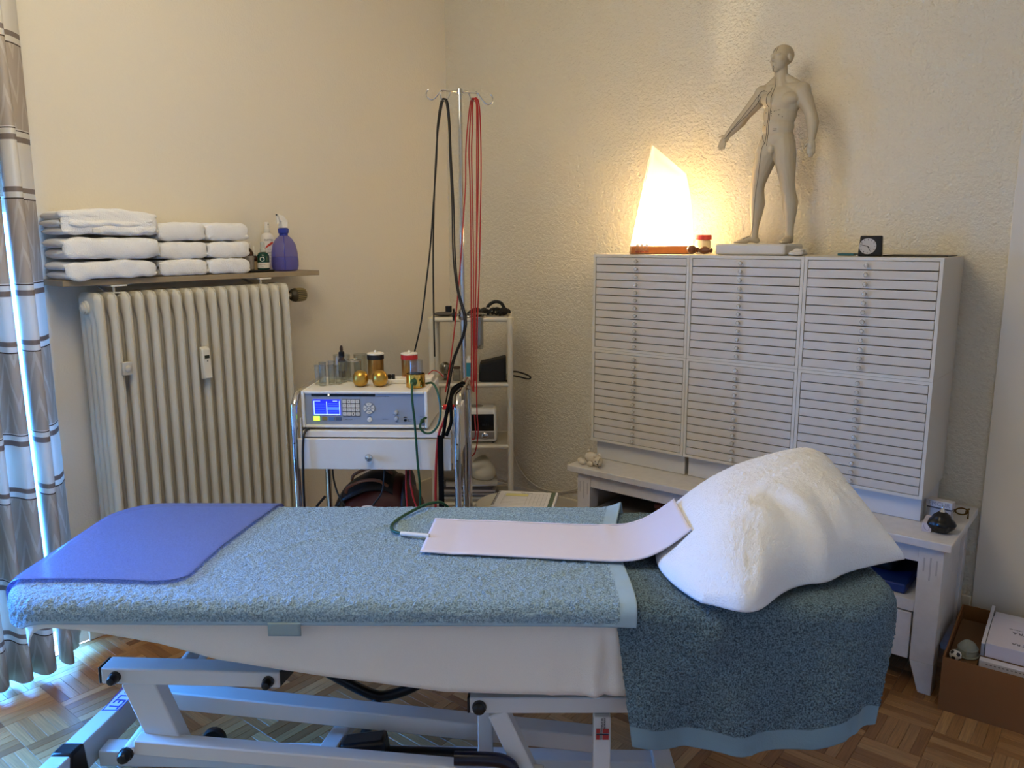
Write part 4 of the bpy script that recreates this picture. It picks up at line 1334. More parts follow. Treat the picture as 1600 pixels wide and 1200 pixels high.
for k in range(12):
    a = R(30 * k); r1, r2 = (.021, .026)
    b.add([fm @ Vector((math.sin(a) * r1 - math.cos(a) * .0008, math.cos(a) * r1 + math.sin(a) * .0008, .0016)), fm @ Vector((math.sin(a) * r1 + math.cos(a) * .0008, math.cos(a) * r1 - math.sin(a) * .0008, .0016)),
           fm @ Vector((math.sin(a) * r2 + math.cos(a) * .0008, math.cos(a) * r2 - math.sin(a) * .0008, .0016)), fm @ Vector((math.sin(a) * r2 - math.cos(a) * .0008, math.cos(a) * r2 + math.sin(a) * .0008, .0016))], [(0, 1, 2, 3)])
b.build('hour_mark', INK, dial)
def hand(deg, L, w):
    a = R(deg); s, c = math.sin(a), math.cos(a)
    P = [(-c * w, s * w), (c * w, -s * w), (s * L + c * w * .4, c * L - s * w * .4), (s * L - c * w * .4, c * L + s * w * .4)]
    MB().add([fm @ Vector((x, y, .0022)) for x, y in P] + [fm @ Vector((x, y, .0028)) for x, y in P], [(0, 1, 2, 3), (4, 5, 6, 7)]).build('clock_hand', INK, dial)
hand(282, .027, .0012); hand(152, .019, .0015); hand(128, .018, .0005)
fo = thing('document_folder', 'flat folder of papers with a teal corner lying under the clock', 'folder', (0, 0, TZ))
MB().box(2.40, -.225, .0005, 2.615, -.06, .004).build('cover', mat('dark_cover', '#3a3226', .5), fo)
MB().box(2.24, -.23, .0005, 2.30, -.18, .009).build('teal_corner', mat('teal_card', '#1d5a63', .5), fo, bevel=.001)
MB().box(2.305, -.222, .0005, 2.61, -.065, .0035).build('sheets', CARD_WHITE, fo)
t = thing('crumpled_tissue', 'crumpled pale tissue lying beside the right end of the statue base', 'tissue', (2.11, -.29, TZ))
G = terry_pad((0, 0, .009), (.055, .075, .018), 5, .02, .005)
mb = MB(); pad_mesh(mb, G); pad_mesh(mb, terry_pad((.004, .006, .02), (.035, .045, .012), 8, .012, .004)); mb.build('tissue_folds', mat('tissue_white', '#cdc6ba', .9), t, angle=60, recalc=True)

# ================================================================== ACUPUNCTURE STATUE
FY = -.195
st = thing('anatomy_statue', 'pale acupuncture model of a standing bald man on a white base', 'statue', (0, 0, TZ))
STM = mat('statue_vinyl', '#b9a98b', .5)
STL = mat('statue_base_white', '#c9c5bd', .45)
MB().box(1.772, -.295, .0005, 2.062, -.095, .044).build('statue_base', STL, st, bevel=.009, seg=3)
b = MB()
def cap(p0, p1, r0, r1, sq=(1, 1), n=14, steps=6):
    """tapered limb between two joints with rounded ends"""
    p0, p1 = Vector(p0), Vector(p1)
    d = (p1 - p0); L = d.length; a = d.normalized()
    pr = []
    for k in range(5):
        t = -PI / 2 + k * PI / 8
        pr.append((r0 * math.cos(t) + 1e-5, r0 * math.sin(t)))
    for k in range(steps + 1): pr.append((r0 + (r1 - r0) * k / steps, L * k / steps))
    for k in range(1, 5):
        t = k * PI / 8
        pr.append((r1 * math.cos(t) + 1e-5, L + r1 * math.sin(t)))
    b.lathe(pr, p0, a, n)
def limb(pts, k=1.0):
    for (p0, r0), (p1, r1) in zip(pts, pts[1:]): cap(p0, p1, r0 * k, r1 * k)
def P_(x, z, y=0): return (x, FY + y, z - TZ)
# torso
b.ball(P_(1.985, 2.108, .004), (.072, .047, .064), 20, 14)
b.ball(P_(1.940, 2.116, -.018), (.036, .029, .028)); b.ball(P_(2.016, 2.112, -.018), (.038, .029, .028))
b.ball(P_(1.974, 2.06, .003), (.066, .043, .064), 20, 14)
b.ball(P_(1.970, 2.012, 0), (.063, .043, .052), 20, 14)
b.ball(P_(1.969, 1.968, .004), (.066, .046, .048), 20, 14)
b.ball(P_(1.946, 1.942, .02), (.036, .036, .038)); b.ball(P_(1.996, 1.940, .02), (.036, .036, .038))
cap(P_(1.935, 2.150, .008), P_(2.028, 2.146, .008), .031, .032)
# shoulders and neck
b.ball(P_(1.900, 2.144, .004), (.034, .032, .033)); b.ball(P_(2.054, 2.139, .004), (.035, .032, .034))
limb([(P_(1.976, 2.165, .010), .034), (P_(1.969, 2.200, .006), .0255), (P_(1.967, 2.238, .004), .0250)])
limb([(P_(1.920, 2.160, .012), .024), (P_(1.962, 2.200, .010), .018)]); limb([(P_(2.034, 2.156, .012), .024), (P_(1.978, 2.198, .010), .019)])
# head, turned to the left of the picture
hd = Vector((-.36, -.933, 0)); hs = Vector((.933, -.36, 0))
hc = Vector(P_(1.968, 2.268, .004))
def hp(f, s, z): return hc + hd * f + hs * s + Vector((0, 0, z))
def hball(f, s, z, rf, rs, rz_):
    m_ = MB().ball((0, 0, 0), (rf, rs, rz_), 18, 12)
    b.add([hc + hd * (f + v[0]) + hs * (s + v[1]) + Vector((0, 0, z + v[2])) for v in m_.v], m_.f)
hball(-.008, 0, .012, .046, .038, .040)
hball(.012, 0, -.006, .032, .0335, .042)
hball(.014, 0, -.032, .026, .025, .018)
hball(.030, 0, -.043, .012, .014, .010)
hball(.036, 0, .010, .008, .026, .0055)
hball(.049, 0, -.010, .0085, .0055, .0075); hball(.043, 0, .000, .007, .0042, .013)
hball(.040, .007, -.011, .007, .005, .0045); hball(.040, -.007, -.011, .007, .005, .0045)
hball(.040, 0, -.0230, .007, .0110, .0030); hball(.039, 0, -.0295, .0075, .0095, .0036)
hball(-.004, .040, -.004, .010, .0045, .015); hball(-.004, -.040, -.004, .010, .0045, .015)
hball(.024, .020, -.012, .013, .012, .010); hball(.024, -.020, -.012, .013, .012, .010)
# right arm, held out to the side with an open hand
limb([(P_(1.900, 2.142, .004), .0265), (P_(1.878, 2.116, 0), .0245), (P_(1.848, 2.083, -.004), .0205), (P_(1.836, 2.070, -.006), .0188), (P_(1.820, 2.046, -.012), .0198), (P_(1.795, 2.018, -.020), .0155), (P_(1.776, 1.998, -.024), .0118)], 1.17)
limb([(P_(1.772, 1.993, -.025), .0115), (P_(1.764, 1.982, -.027), .0125), (P_(1.757, 1.974, -.028), .0118)])
b.ball(P_(1.764, 1.982, -.026), (.016, .009, .017))
for k, (dx, dz, L) in enumerate(((-.0125, .001, .024), (-.0042, -.003, .029), (.0041, -.0055, .028), (.0118, -.0065, .022))):
    p0 = Vector(P_(1.757 + dx * .9, 1.972 + dz, -.028 - .003 * k))
    d = Vector((-.30 + .09 * k, -.22, -1)).normalized()
    L *= 1.22; limb([(p0, .0050), (p0 + d * L * .55, .0046), (p0 + (d + Vector((.05, -.15, 0))).normalized() * L, .0038)])
limb([(P_(1.768, 1.992, -.032), .006), (P_(1.754, 1.992, -.038), .0048), (P_(1.744, 1.987, -.042), .0036)])
# left arm, hanging a little away from the body
limb([(P_(2.052, 2.138, .004), .0285), (P_(2.068, 2.105, .004), .0265), (P_(2.088, 2.066, .002), .0205), (P_(2.097, 2.044, 0), .0195), (P_(2.106, 2.018, -.006), .0205), (P_(2.110, 1.985, -.014), .0155), (P_(2.111, 1.958, -.02), .0120)], 1.17)
limb([(P_(2.111, 1.952, -.021), .0115), (P_(2.111, 1.936, -.024), .0125), (P_(2.112, 1.926, -.025), .0115)])
b.ball(P_(2.111, 1.936, -.024), (.0165, .011, .018))
for k, (dx, dz, L) in enumerate(((-.0120, .001, .024), (-.0038, -.003, .029), (.0042, -.003, .027), (.0120, .001, .021))):
    p0 = Vector(P_(2.112 + dx, 1.926 + dz, -.027 + .001 * k))
    d = Vector((.02 * (k - 1.5), -.12, -1)).normalized()
    L *= 1.2; limb([(p0, .0050), (p0 + d * L * .55, .0046), (p0 + (d + Vector((0, .22, 0))).normalized() * L, .0038)])
limb([(P_(2.103, 1.944, -.030), .006), (P_(2.094, 1.932, -.037), .0048), (P_(2.090, 1.920, -.039), .0038)])
# legs
limb([(P_(1.942, 1.945, .004), .038), (P_(1.928, 1.90, 0), .0355), (P_(1.912, 1.845, -.003), .0295), (P_(1.902, 1.80, -.004), .0235), (P_(1.900, 1.782, -.005), .0225),
      (P_(1.899, 1.755, .002), .0225), (P_(1.898, 1.722, .008), .0255), (P_(1.896, 1.68, .008), .0205), (P_(1.894, 1.635, .006), .0140), (P_(1.893, 1.602, .006), .0128), (P_(1.892, 1.585, .008), .0130)], 1.22)
limb([(P_(1.994, 1.945, .004), .038), (P_(2.004, 1.90, .0), .0355), (P_(2.013, 1.845, -.002), .0295), (P_(2.020, 1.80, -.003), .0238), (P_(2.023, 1.782, -.004), .0226),
      (P_(2.027, 1.755, .003), .0225), (P_(2.031, 1.722, .009), .0258), (P_(2.034, 1.68, .009), .0205), (P_(2.036, 1.635, .007), .0142), (P_(2.037, 1.602, .007), .0128), (P_(2.037, 1.585, .009), .0130)], 1.22)
# feet
FZ = 1.5615
def foot(ax, az, yy, dirx, diry, L=.085):
    d = Vector((dirx, diry, 0)).normalized(); s = Vector((-d.y, d.x, 0))
    a0 = Vector((ax, FY + yy, FZ - TZ))
    limb([(a0 - d * .010 + Vector((0, 0, .013)), .0125), (a0 + d * .018 + Vector((0, 0, .019)), .0135), (a0 + d * .045 + Vector((0, 0, .0115)), .0115), (a0 + d * .060 + Vector((0, 0, .0085)), .0088)])
    limb([(a0 + d * .03 + s * .006 + Vector((0, 0, .009)), .0095), (a0 + d * .055 + s * .009 + Vector((0, 0, .0075)), .0078)])
    limb([(a0 + d * .03 - s * .006 + Vector((0, 0, .009)), .0095), (a0 + d * .055 - s * .008 + Vector((0, 0, .0075)), .0078)])
    for k in range(5):
        q = a0 + d * (.060 - .0032 * k) + s * (.011 - .0055 * k) + Vector((0, 0, .0058))
        limb([(q, .0052 if k == 0 else .0042), (q + d * (.018 - .001 * k), .0040 if k == 0 else .0032)])
foot(1.893, 0, .008, -.93, -.36)
foot(2.037, 0, .009, -.12, -1)
# plain smooth bulge of the anatomical model
b.ball(P_(1.962, 1.924, -.037), (.011, .012, .017))
me = b.mesh('statue_raw', None)
tmp = bpy.data.objects.new('statue_raw', me); COL.objects.link(tmp)
rm = tmp.modifiers.new('r', 'REMESH'); rm.mode = 'VOXEL'; rm.voxel_size = .0024
sm = tmp.modifiers.new('s', 'SMOOTH'); sm.factor = .5; sm.iterations = 7
dg = bpy.context.evaluated_depsgraph_get()
me2 = bpy.data.meshes.new_from_object(tmp.evaluated_get(dg))
bpy.data.objects.remove(tmp)
me2.shade_smooth(); me2.materials.clear(); me2.materials.append(STM)
body = bpy.data.objects.new('body', me2); COL.objects.link(body); body.parent = st
SB = BVHTree.FromPolygons([v.co.copy() for v in me2.vertices], [tuple(p.vertices) for p in me2.polygons])
# painted meridian lines and points, lying on the skin
LINE = mat('meridian_ink', '#3a342c', .6)
def on_skin(x, z, frm=(0, -1)):
    o = Vector((x - frm[0] * -1 * .0, -1.2, z - TZ))
    h = SB.ray_cast(Vector((x + .0, FY - .3, z - TZ)), Vector((0, 1, 0)))
    return h[0] + h[1] * .0004 if h[0] else None
def meridian(pts, r=.0009, par=None):
    P = spline([(x, 0, z) for x, z in pts], 8)
    Q = [q for q in (on_skin(p.x, p.z) for p in P) if q is not None]
    if len(Q) > 2:
        return MB().tube(Q, r, 5, 0).build('meridian_line', LINE, body)
meridian([(1.958, 2.196), (1.958, 2.17), (1.955, 2.14), (1.951, 2.09), (1.948, 2.04), (1.946, 1.99), (1.944, 1.94)])
meridian([(1.947, 2.16), (1.938, 2.13), (1.935, 2.10), (1.942, 2.08), (1.941, 2.04), (1.938, 1.99), (1.937, 1.945)])
meridian([(1.918, 2.15), (1.903, 2.145), (1.893, 2.12), (1.898, 2.10)])
meridian([(1.925, 2.147), (1.91, 2.15), (1.888, 2.125), (1.868, 2.10), (1.845, 2.075), (1.825, 2.048), (1.80, 2.02), (1.775, 1.992)])
meridian([(1.905, 2.13), (1.89, 2.105), (1.865, 2.08), (1.84, 2.055), (1.815, 2.03), (1.79, 2.005), (1.766, 1.98)])
meridian([(1.938, 1.955), (1.926, 1.935), (1.922, 1.90), (1.917, 1.85), (1.910, 1.80), (1.904, 1.765), (1.898, 1.71), (1.893, 1.65), (1.886, 1.606), (1.873, 1.59), (1.855, 1.58)])
meridian([(1.915, 1.985), (1.925, 1.965), (1.934, 1.952)])
for dx in (-.008, 0, .009):
    Q = []
    for k in range(14):
        a = k / 13
        o_ = hc + hd * .14 + hs * (dx - .004) + Vector((0, 0, .02 + .045 * a))
        h = SB.ray_cast(o_, (-hd - Vector((0, 0, .25 * a))).normalized())
        if h[0]: Q.append(h[0] + h[1] * .0004)
    if len(Q) > 2: MB().tube(Q, .0008, 5, 0).build('meridian_line', LINE, body)
Q = []
for k in range(8):
    h = SB.ray_cast(hc + hd * .14 + Vector((0, 0, -.03 - .018 * k / 7)), -hd)
    if h[0]: Q.append(h[0] + h[1] * .0004)
if len(Q) > 2: MB().tube(Q, .0007, 5, 0).build('meridian_line', LINE, body)
for x, z in ((1.966, 2.068), (1.974, 2.069), (1.982, 2.071), (1.988, 2.071), (1.985, 2.053), (1.998, 2.045), (1.955, 2.068), (1.955, 2.060), (1.955, 2.052), (1.93, 2.066), (1.929, 2.018)):
    q = on_skin(x, z)
    if q is not None: MB().ball(tuple(q), .0017, 6, 4).build('acupuncture_point', LINE, body)
for zz in (2.002, 1.997):
    meridian([(1.965, zz), (1.972, zz), (1.98, zz)], .0006)

# ================================================================== RIGHT END OF THE BENCH
BT = .5705
t = thing('toy_bear', 'small cream plush bear lying face down on the left end of the bench', 'toy', (1.275, -.425, BT), R(-14))
PL = mat('cream_plush', '#cfc2ad', .95, bump=(300, .002))
def pod(c, r): return MB().ball(c, r, 16, 12)
pod((0, 0, .029), (.042, .026, .027)).build('torso', PL, t)
hd_ = MB().ball((.048, -.01, .026), (.024, .022, .024), 16, 12).build('head', PL, t)
MB().ball((.062, -.022, .018), (.011, .010, .009)).build('muzzle', PL, hd_)
MB().ball((.067, -.030, .019), (.0035, .003, .003)).build('nose', INK, hd_)
for s in (-1, 1): MB().ball((.042, -.008 + .014 * s, .049), (.009, .006, .009)).build('ear', PL, hd_)
MB().ball((.055, -.031, .03), .0024, 8, 6).build('eye', INK, hd_)
for c in ((-.045, -.028, .013), (-.022, -.04, .012), (-.046, .022, .014), (.02, -.03, .011)):
    MB().ball(c, (.018, .012, .012)).build('paw', PL, t)
MB().ball((-.036, .012, .054), (.008, .008, .008)).build('tail', PL, t)
MB().tube([(.066, -.012, .044), (.075, -.03, .03), (.078, -.034, .01), (.088, -.03, .003)], .0012, 5, 4).build('ribbon', mat('olive_ribbon', '#5c5a3c', .8), t)

va = thing('perfume_bottle', 'black faceted lacquered bottle with silver neck on the bench corner', 'bottle', (2.702, -.385, BT), R(12))
BLK = mat('black_lacquer', '#050506', .3, coat=.0)
NR, NK = 26, 36
G = np.zeros((NK, NR, 3))
for k in range(NK):
    a = 2 * PI * k / NK
    for i in range(NR):
        u = i / (NR - 1)
        r = np.interp(u, [0, .04, .2, .42, .58, .66, .82, .95, 1], [.001, .026, .038, .0455, .041, .033, .027, .015, .010])
        lobe = 1 + .085 * math.cos(5 * a + 2.2 * u) * math.sin(PI * min(1, u * 1.3)) + .03 * math.cos(9 * a - 3 * u)
        G[k, i] = (r * lobe * math.cos(a), r * lobe * math.sin(a), .0745 * u)
MB().grid(G, close_u=True).build('bottle_body', BLK, va, angle=180)
MB().lathe([(.011, .072), (.0095, .077), (.006, .083), (.0035, .093), (.003, .098)], n=14).build('silver_neck', CHROME, va)
bx = thing('cosmetic_box', 'grey cosmetic carton standing on edge against the cabinet, pale printed lid', 'box', (2.664, -.275, BT), R(-6))
MB().box(-.028, -.016, 0, .052, .016, .052).build('carton', mat('carton_grey', '#a5a2a2', .5), bx, bevel=.001)
MB().box(-.031, -.018, .058, .055, .018, .082).build('lid', mat('carton_pale', '#bdbab9', .5), bx, bevel=.001)
MB().box(-.029, -.0168, .0525, .053, .017, .0578).build('dark_band', mat('band_dark', '#4a4a4c', .4), bx)
text('lettering', 'EMCUR', .022, mat('print_midgrey', '#85838a', .5), bx, frameM((.012, -.0183, .070), (1, 0, 0), (0, 0, 1)))
b2 = thing('soap_box', 'small pale marbled carton lying in front of the grey carton', 'box', (2.660, -.365, BT), R(4))
MB().box(-.016, -.05, 0, .014, .045, .032).build('carton', mat('marbled_card', '#c9bdbb', .5, var=(45, .12)), b2, bevel=.0015)
b = MB(); b.tube([(-.012, -.0503, .026), (-.006, -.0503, .010), (.004, -.0503, .006), (.008, -.0503, .018), (.012, -.0503, .028)], .0008, 5, 4)
b.build('printed_curl', mat('print_mauve', '#8d7f88', .5), b2)
GOLD = mat('aged_gold', '#5a431c', .35, .9)
g = thing('eyeglass_frame', 'old gold-rimmed spectacle-like brass holder behind the black bottle', 'holder', (2.715, -.19, BT), R(20))
b = MB(); b.tube([(.02 * math.cos(a) - .028, .0, .026 + .012 * math.sin(a)) for a in np.linspace(0, 2 * PI, 12)[:-1]], .003, 6, 3, True); b.build('rim', GOLD, g)
b = MB(); b.tube([(.02 * math.cos(a) + .016, .0, .026 + .012 * math.sin(a)) for a in np.linspace(0, 2 * PI, 12)[:-1]], .003, 6, 3, True); b.build('rim', GOLD, g)
MB().tube([(-.05, 0, .03), (-.054, .01, .035), (-.048, .05, .02), (-.046, .06, .002)], .0022, 6, 4).build('temple', GOLD, g)
MB().tube([(.036, 0, .03), (.042, .006, .036), (.04, .04, .02), (.04, .05, .002)], .0022, 6, 4).build('temple', GOLD, g)
MB().cyl((.038, -.002, 0), (.038, -.002, .032), .003, .002).build('prong', GOLD, g)
MB().cyl((-.046, -.002, 0), (-.046, -.002, .03), .003, .002).build('prong', GOLD, g)

# ================================================================== CARDBOARD BOX
CARD = mat('brown_cardboard', '#85552a', .75, var=(3, .06))
CARDI = mat('brown_cardboard_inside', '#6a4a2c', .8)
cbx = thing('cardboard_box', 'open brown cardboard box on the floor right of the bench', 'box', (2.772, -.548, 0), R(3))
W_, D_, H_ = .52, .485, .192
MB().box(0, 0, .0, W_, .005, H_).build('front_wall', CARD, cbx)
MB().box(0, D_ - .005, 0, W_, D_, H_).build('back_wall', CARD, cbx)
MB().box(0, .005, 0, .005, D_ - .005, H_).build('side_wall', CARD, cbx)
MB().box(W_ - .005, .005, 0, W_, D_ - .005, H_).build('side_wall', CARD, cbx)
MB().box(.005, .005, .001, W_ - .005, D_ - .005, .006).build('bottom', CARDI, cbx)
b = MB()
for k in range(60):
    b.box(W_ * k / 60 + .001, .001, H_, W_ * k / 60 + .0045, .004, H_ + .0006)
b.build('corrugated_edge', CARDI, cbx); bpy.data.objects['corrugated_edge']['kind'] = 'stuff'
def inbox(x, y, z):
    q = Matrix.Rotation(R(3), 4, 'Z') @ Vector((x, y, z)); return (2.772 + q.x, -.548 + q.y, z)
pk = thing('product_box', 'white carton with upside-down lettering, uppermost in the cardboard box', 'box', inbox(.112, .115, .1782), R(3))
MB().box(0, 0, 0, .33, .24, .05).build('carton', mat('carton_lilac', '#cfc8d2', .45), pk, bevel=.0015)
SL = mat('print_slate', '#565361', .5)
text('lettering', 'ULTRA', .026, SL, pk, frameM((.066, .135, .0502), (-1, 0, 0), (0, -1, 0)), align='RIGHT')
text('lettering', 'ULTRA', .022, SL, pk, frameM((.070, .045, .0502), (-1, 0, 0), (0, -1, 0)), align='RIGHT')
text('small_print', 'therapy set', .009, SL, pk, frameM((.056, .160, .0502), (-1, 0, 0), (0, -1, 0)), align='RIGHT')
pk2 = thing('product_box', 'slim white carton with a dotted edge at the front of the cardboard box', 'box', inbox(.100, .080, .1477), R(3))
MB().box(0, 0, 0, .36, .030, .030).build('carton', mat('carton_white', '#d3d0d8', .45), pk2, bevel=.002)
b = MB()
for k in range(26): b.box(.02 + .012 * k, -.0004, .018, .026 + .012 * k, .0005, .022)
b.build('dotted_print', mat('print_midgrey'), pk2)
pk4 = thing('packing_support', 'plain brown inner carton under the slim white carton in the box', 'box', inbox(.098, .012, .0065), R(3))
MB().box(0, 0, 0, .40, .099, .140).build('carton', CARDI, pk4, bevel=.002)
pk6 = thing('packing_support', 'plain brown inner carton under the lettered white carton in the box', 'box', inbox(.098, .1135, .0065), R(3))
MB().box(0, 0, 0, .40, .355, .1705).build('carton', CARDI, pk6, bevel=.002)
pk3 = thing('product_box', 'blue-grey edged flat carton standing left of the lettered white carton', 'box', inbox(.099, .116, .1778), R(3))
MB().box(0, 0, 0, .0105, .345, .044).build('carton', mat('carton_bluegrey', '#8d95a4', .5), pk3, bevel=.001)
MB().box(-.0002, .0, .0442, .0107, .345, .046).build('carton_top', mat('carton_white'), pk3)
pk7 = thing('product_box', 'pale carton at the back wall of the cardboard box behind the lettered one', 'box', inbox(.112, .362, .1778), R(3))
MB().box(0, 0, 0, .33, .09, .030).build('carton', mat('carton_white'), pk7, bevel=.002)
pk5 = thing('packing_support', 'plain low brown carton under the grey mask inside the cardboard box', 'box', inbox(.0075, .03, .0065), R(3))
MB().box(0, 0, 0, .088, .40, .1515).build('carton', CARDI, pk5, bevel=.002)
mk = thing('dust_mask', 'grey-green moulded dust mask lying in the cardboard box', 'mask', inbox(.060, .135, .1592), R(3))
MASK = mat('grey_mask', '#8a8d82', .7)
a_, z_ = np.meshgrid(np.linspace(0, 2 * PI, 37)[:-1], np.linspace(0, 1, 16), indexing='ij')
rr = np.sqrt(np.clip(1 - z_ ** 2.4, .001, 1))
G = np.stack([.033 * np.cos(a_) * rr, -.040 * np.sin(a_) * rr, .052 * z_ + .003 * np.cos(9 * z_) * (1 - z_)], -1)
MB().grid(G, close_u=True).build('mask_shell', MASK, mk, angle=180)
MB().tube([(.034 * math.cos(a), -.041 * math.sin(a), .004) for a in np.linspace(0, 2 * PI, 17)[:-1]], .0035, 8, 3, True).build('mask_rim', MASK, mk)
MB().tube([(.030 * math.cos(a), -.037 * math.sin(a), .026) for a in np.linspace(0, 2 * PI, 17)[:-1]], .0025, 8, 3, True).build('mask_ridge', MASK, mk)
MB().tube([(0, -.041, .004), (0, -.037, .03), (0, -.012, .052)], .0026, 8, 3).build('mask_ridge', MASK, mk)
bl = thing('toy_football', 'tiny black and white football in the corner of the cardboard box', 'ball', inbox(.031, .066, .1784), 0)
MB().ball((0, 0, 0), .0195, 20, 14).build('ball_shell', mat('ball_white', '#c9c4bc', .5), bl)
b = MB()
ph = (1 + 5 ** .5) / 2
for v in [Vector(x).normalized() for x in ((0, 1, ph), (0, -1, ph), (0, 1, -ph), (0, -1, -ph), (1, ph, 0), (-1, ph, 0), (1, -ph, 0), (-1, -ph, 0), (ph, 0, 1), (-ph, 0, 1), (ph, 0, -1), (-ph, 0, -1))]:
    u = v.orthogonal().normalized(); w_ = v.cross(u)
    ring = [(v + (u * math.cos(2 * PI * k / 5) + w_ * math.sin(2 * PI * k / 5)) * .40).normalized() * .0200 for k in range(5)]
    b.add(ring + [v * .0201], [(k, (k + 1) % 5, 5) for k in range(5)])
b.build('black_panel', INK, bl)
bl.rotation_euler = (.4, .3, .5)

# ================================================================== EQUIPMENT TROLLEY
TO, TA = (.809, -1.707, 0.0), R(36.4)
tr = thing('equipment_trolley', 'white trolley with chrome tube side frames and a drawer, carrying the therapy device', 'trolley', TO, TA)
TW, TDp = .609, .40
for a, nm in ((.017, 0), (.609, 1)):
    h = 1.032
    MB().tube([(a, 0, .07), (a, 0, .5), (a, 0, h - .09), (a, .012, h - .035), (a, .05, h - .003), (a, .10, h), (a, .30, h), (a, .35, h - .003), (a, .388, h - .035), (a, .40, h - .09), (a, .40, .5), (a, .40, .07)],
              .0125, 14, 6).build('tube_frame', CHROME, tr)
    for y in (0, .40):
        q = MB().lathe([(.018, -.009), (.024, -.006), (.024, .006), (.018, .009)], (a, y, .0245), (1, 0, 0), 16).build('caster', BLACK_PLASTIC, tr)
        MB().cyl((a, y, .045), (a, y, .075), .008).build('caster_stem', CHROME, q)
for a, aw in ((.0298, .0046), (.586, .010)):
    MB().box(a, .025, .757, a + aw, .375, .945).build('side_board', WHITE_LACQUER, tr, bevel=.001)
MB().box(.042, .012, .878, .585, .38, .901).build('trolley_top', WHITE_LACQUER, tr, bevel=.002)
dr = MB().box(.018, -.004, .762, .533, .012, .875).build('drawer_front', WHITE_LACQUER, tr, bevel=.002)
MB().lathe([(.006, 0), (.006, .008), (.012, .012), (.0145, .02), (.012, .027), (.003, .030)], (.290, -.004, .812), (0, -1, 0), 18).build('knob', CHROME, dr)
MB().box(.044, .012, .766, .530, .36, .868).build('drawer_box', WHITE_LACQUER, tr)
MB().box(.538, .006, .757, .584, .018, .875).build('end_panel', WHITE_LACQUER, tr, bevel=.002)
MB().box(.030, .02, .395, .597, .38, .412).build('lower_shelf', WHITE_LACQUER, tr, bevel=.003)
b = MB()
for z, y in ((.86, -.013), (.80, -.013), (.60, -.013)):
    for a in (.017, .609): b.ball((a, y, z), .0035, 8, 6)
b.build('frame_screws', INK, tr)

# ================================================================== THERAPY DEVICE
DW, DD, DH = .463, .30, .137
dev_o = Matrix.Rotation(TA, 4, 'Z') @ Vector((.0365, .028, 0))
dev = thing('therapy_device', 'white bench-top therapy device with blue screen and keypad on the trolley', 'device', (TO[0] + dev_o.x, TO[1] + dev_o.y, .9015), TA)
CASE = mat('device_case', '#dcd8cf', .4, bump=(260, .00015))
Z0, Z1 = .0075, .0075 + DH
b = MB()
b.box(0, 0, Z0, .012, DD, Z1); b.box(DW - .012, 0, Z0, DW, DD, Z1)
b.box(.012, 0, Z1 - .011, DW - .012, DD, Z1); b.box(.012, 0, Z0, DW - .012, DD, Z0 + .011); b.box(.012, DD - .01, Z0 + .011, DW - .012, DD, Z1 - .011)
b.build('casing', CASE, dev, bevel=.004, seg=3)
for x in (.03, DW - .03):
    for y in (.03, DD - .03): MB().cyl((x, y, 0), (x, y, Z0), .010).build('foot', BLACK_PLASTIC, dev)
PAN = mat('panel_greyblue', '#8d95a2', .38)
FP = MB().box(.013, .008, Z0 + .0115, DW - .013, .012, Z1 - .0115).build('front_panel', PAN, dev)
YP = .008
def DX(zx): return (zx * .18337 - 26) * .002282 * (DW / .461)
def DZ_(zy): return Z0 + (92.2 - zy * .18333) * .0023 * (DH / .14)
def plate(name, zx0, zy0, zx1, zy1, ma, t=.002, par=dev, bev=0):
    return MB().box(DX(zx0), YP - t, DZ_(zy1), DX(zx1), YP, DZ_(zy0)).build(name, ma, par, bevel=bev)
plate('card_slot', 230, 197, 785, 222, mat('slot_black', '#07070c', .25), .0015)
MB().cbox((DX(381), YP - .0018, DZ_(208)), (.004, .001, .006)).build('slot_lamp', mat('slot_led', '#fff6d0', .3, emit=('#fff2c8', 3)), dev)
LCD = mat('lcd_blue', '#101080', .3, emit=('#1a22e6', 1.1))
LCDL = mat('lcd_pale', '#8090ff', .3, emit=('#8fb0ff', 1.3))
LCDM = mat('lcd_midblue', '#3050ff', .3, emit=('#3a66ff', 1.2))
SCR = plate('screen', 240, 250, 482, 392, LCD, .0015)
b = MB()
def sbox(mb, x0, y0, x1, y1, t=.0019): mb.box(DX(x0), YP - t, DZ_(y1), DX(x1), YP - .0015, DZ_(y0))
for q in ((246, 262, 254, 386), (470, 262, 476, 386), (246, 381, 476, 387), (357, 268, 364, 381), (246, 262, 306, 266), (415, 262, 455, 267)): sbox(b, *q)
b.build('screen_frame_lines', LCDL, SCR)
b = MB()
sbox(b, 366, 317, 470, 345)
for y in (290, 306, 322, 340, 356, 370): sbox(b, 262, y, 350, y + 3)
for y in (285, 300, 356, 370): sbox(b, 372, y, 462, y + 3)
b.build('screen_text_rows', LCDM, SCR)
plate('soft_key', 240, 402, 294, 441, mat('key_green_lit', '#9cff30', .3, emit=('#a8ff3c', 1.6)), .003, bev=.001)
plate('soft_key', 317, 405, 360, 438, mat('key_olive', '#8c7a3a', .4), .003, bev=.001)
plate('soft_key', 372, 405, 424, 438, mat('key_blue', '#5674a8', .4), .003, bev=.001)
plate('soft_key', 434, 405, 486, 438, mat('key_slate', '#4a5a78', .4), .003, bev=.001)
plate('keypad_plate', 498, 248, 652, 400, mat('keypad_black', '#1d1c22', .4), .0012)
KEY = mat('key_cream', '#cfc8ba', .4)
keys = ['7', '8', '9', 'F', '4', '5', '6', 'C', '1', '2', '3', 'E', '<', '0', None, 'OK']
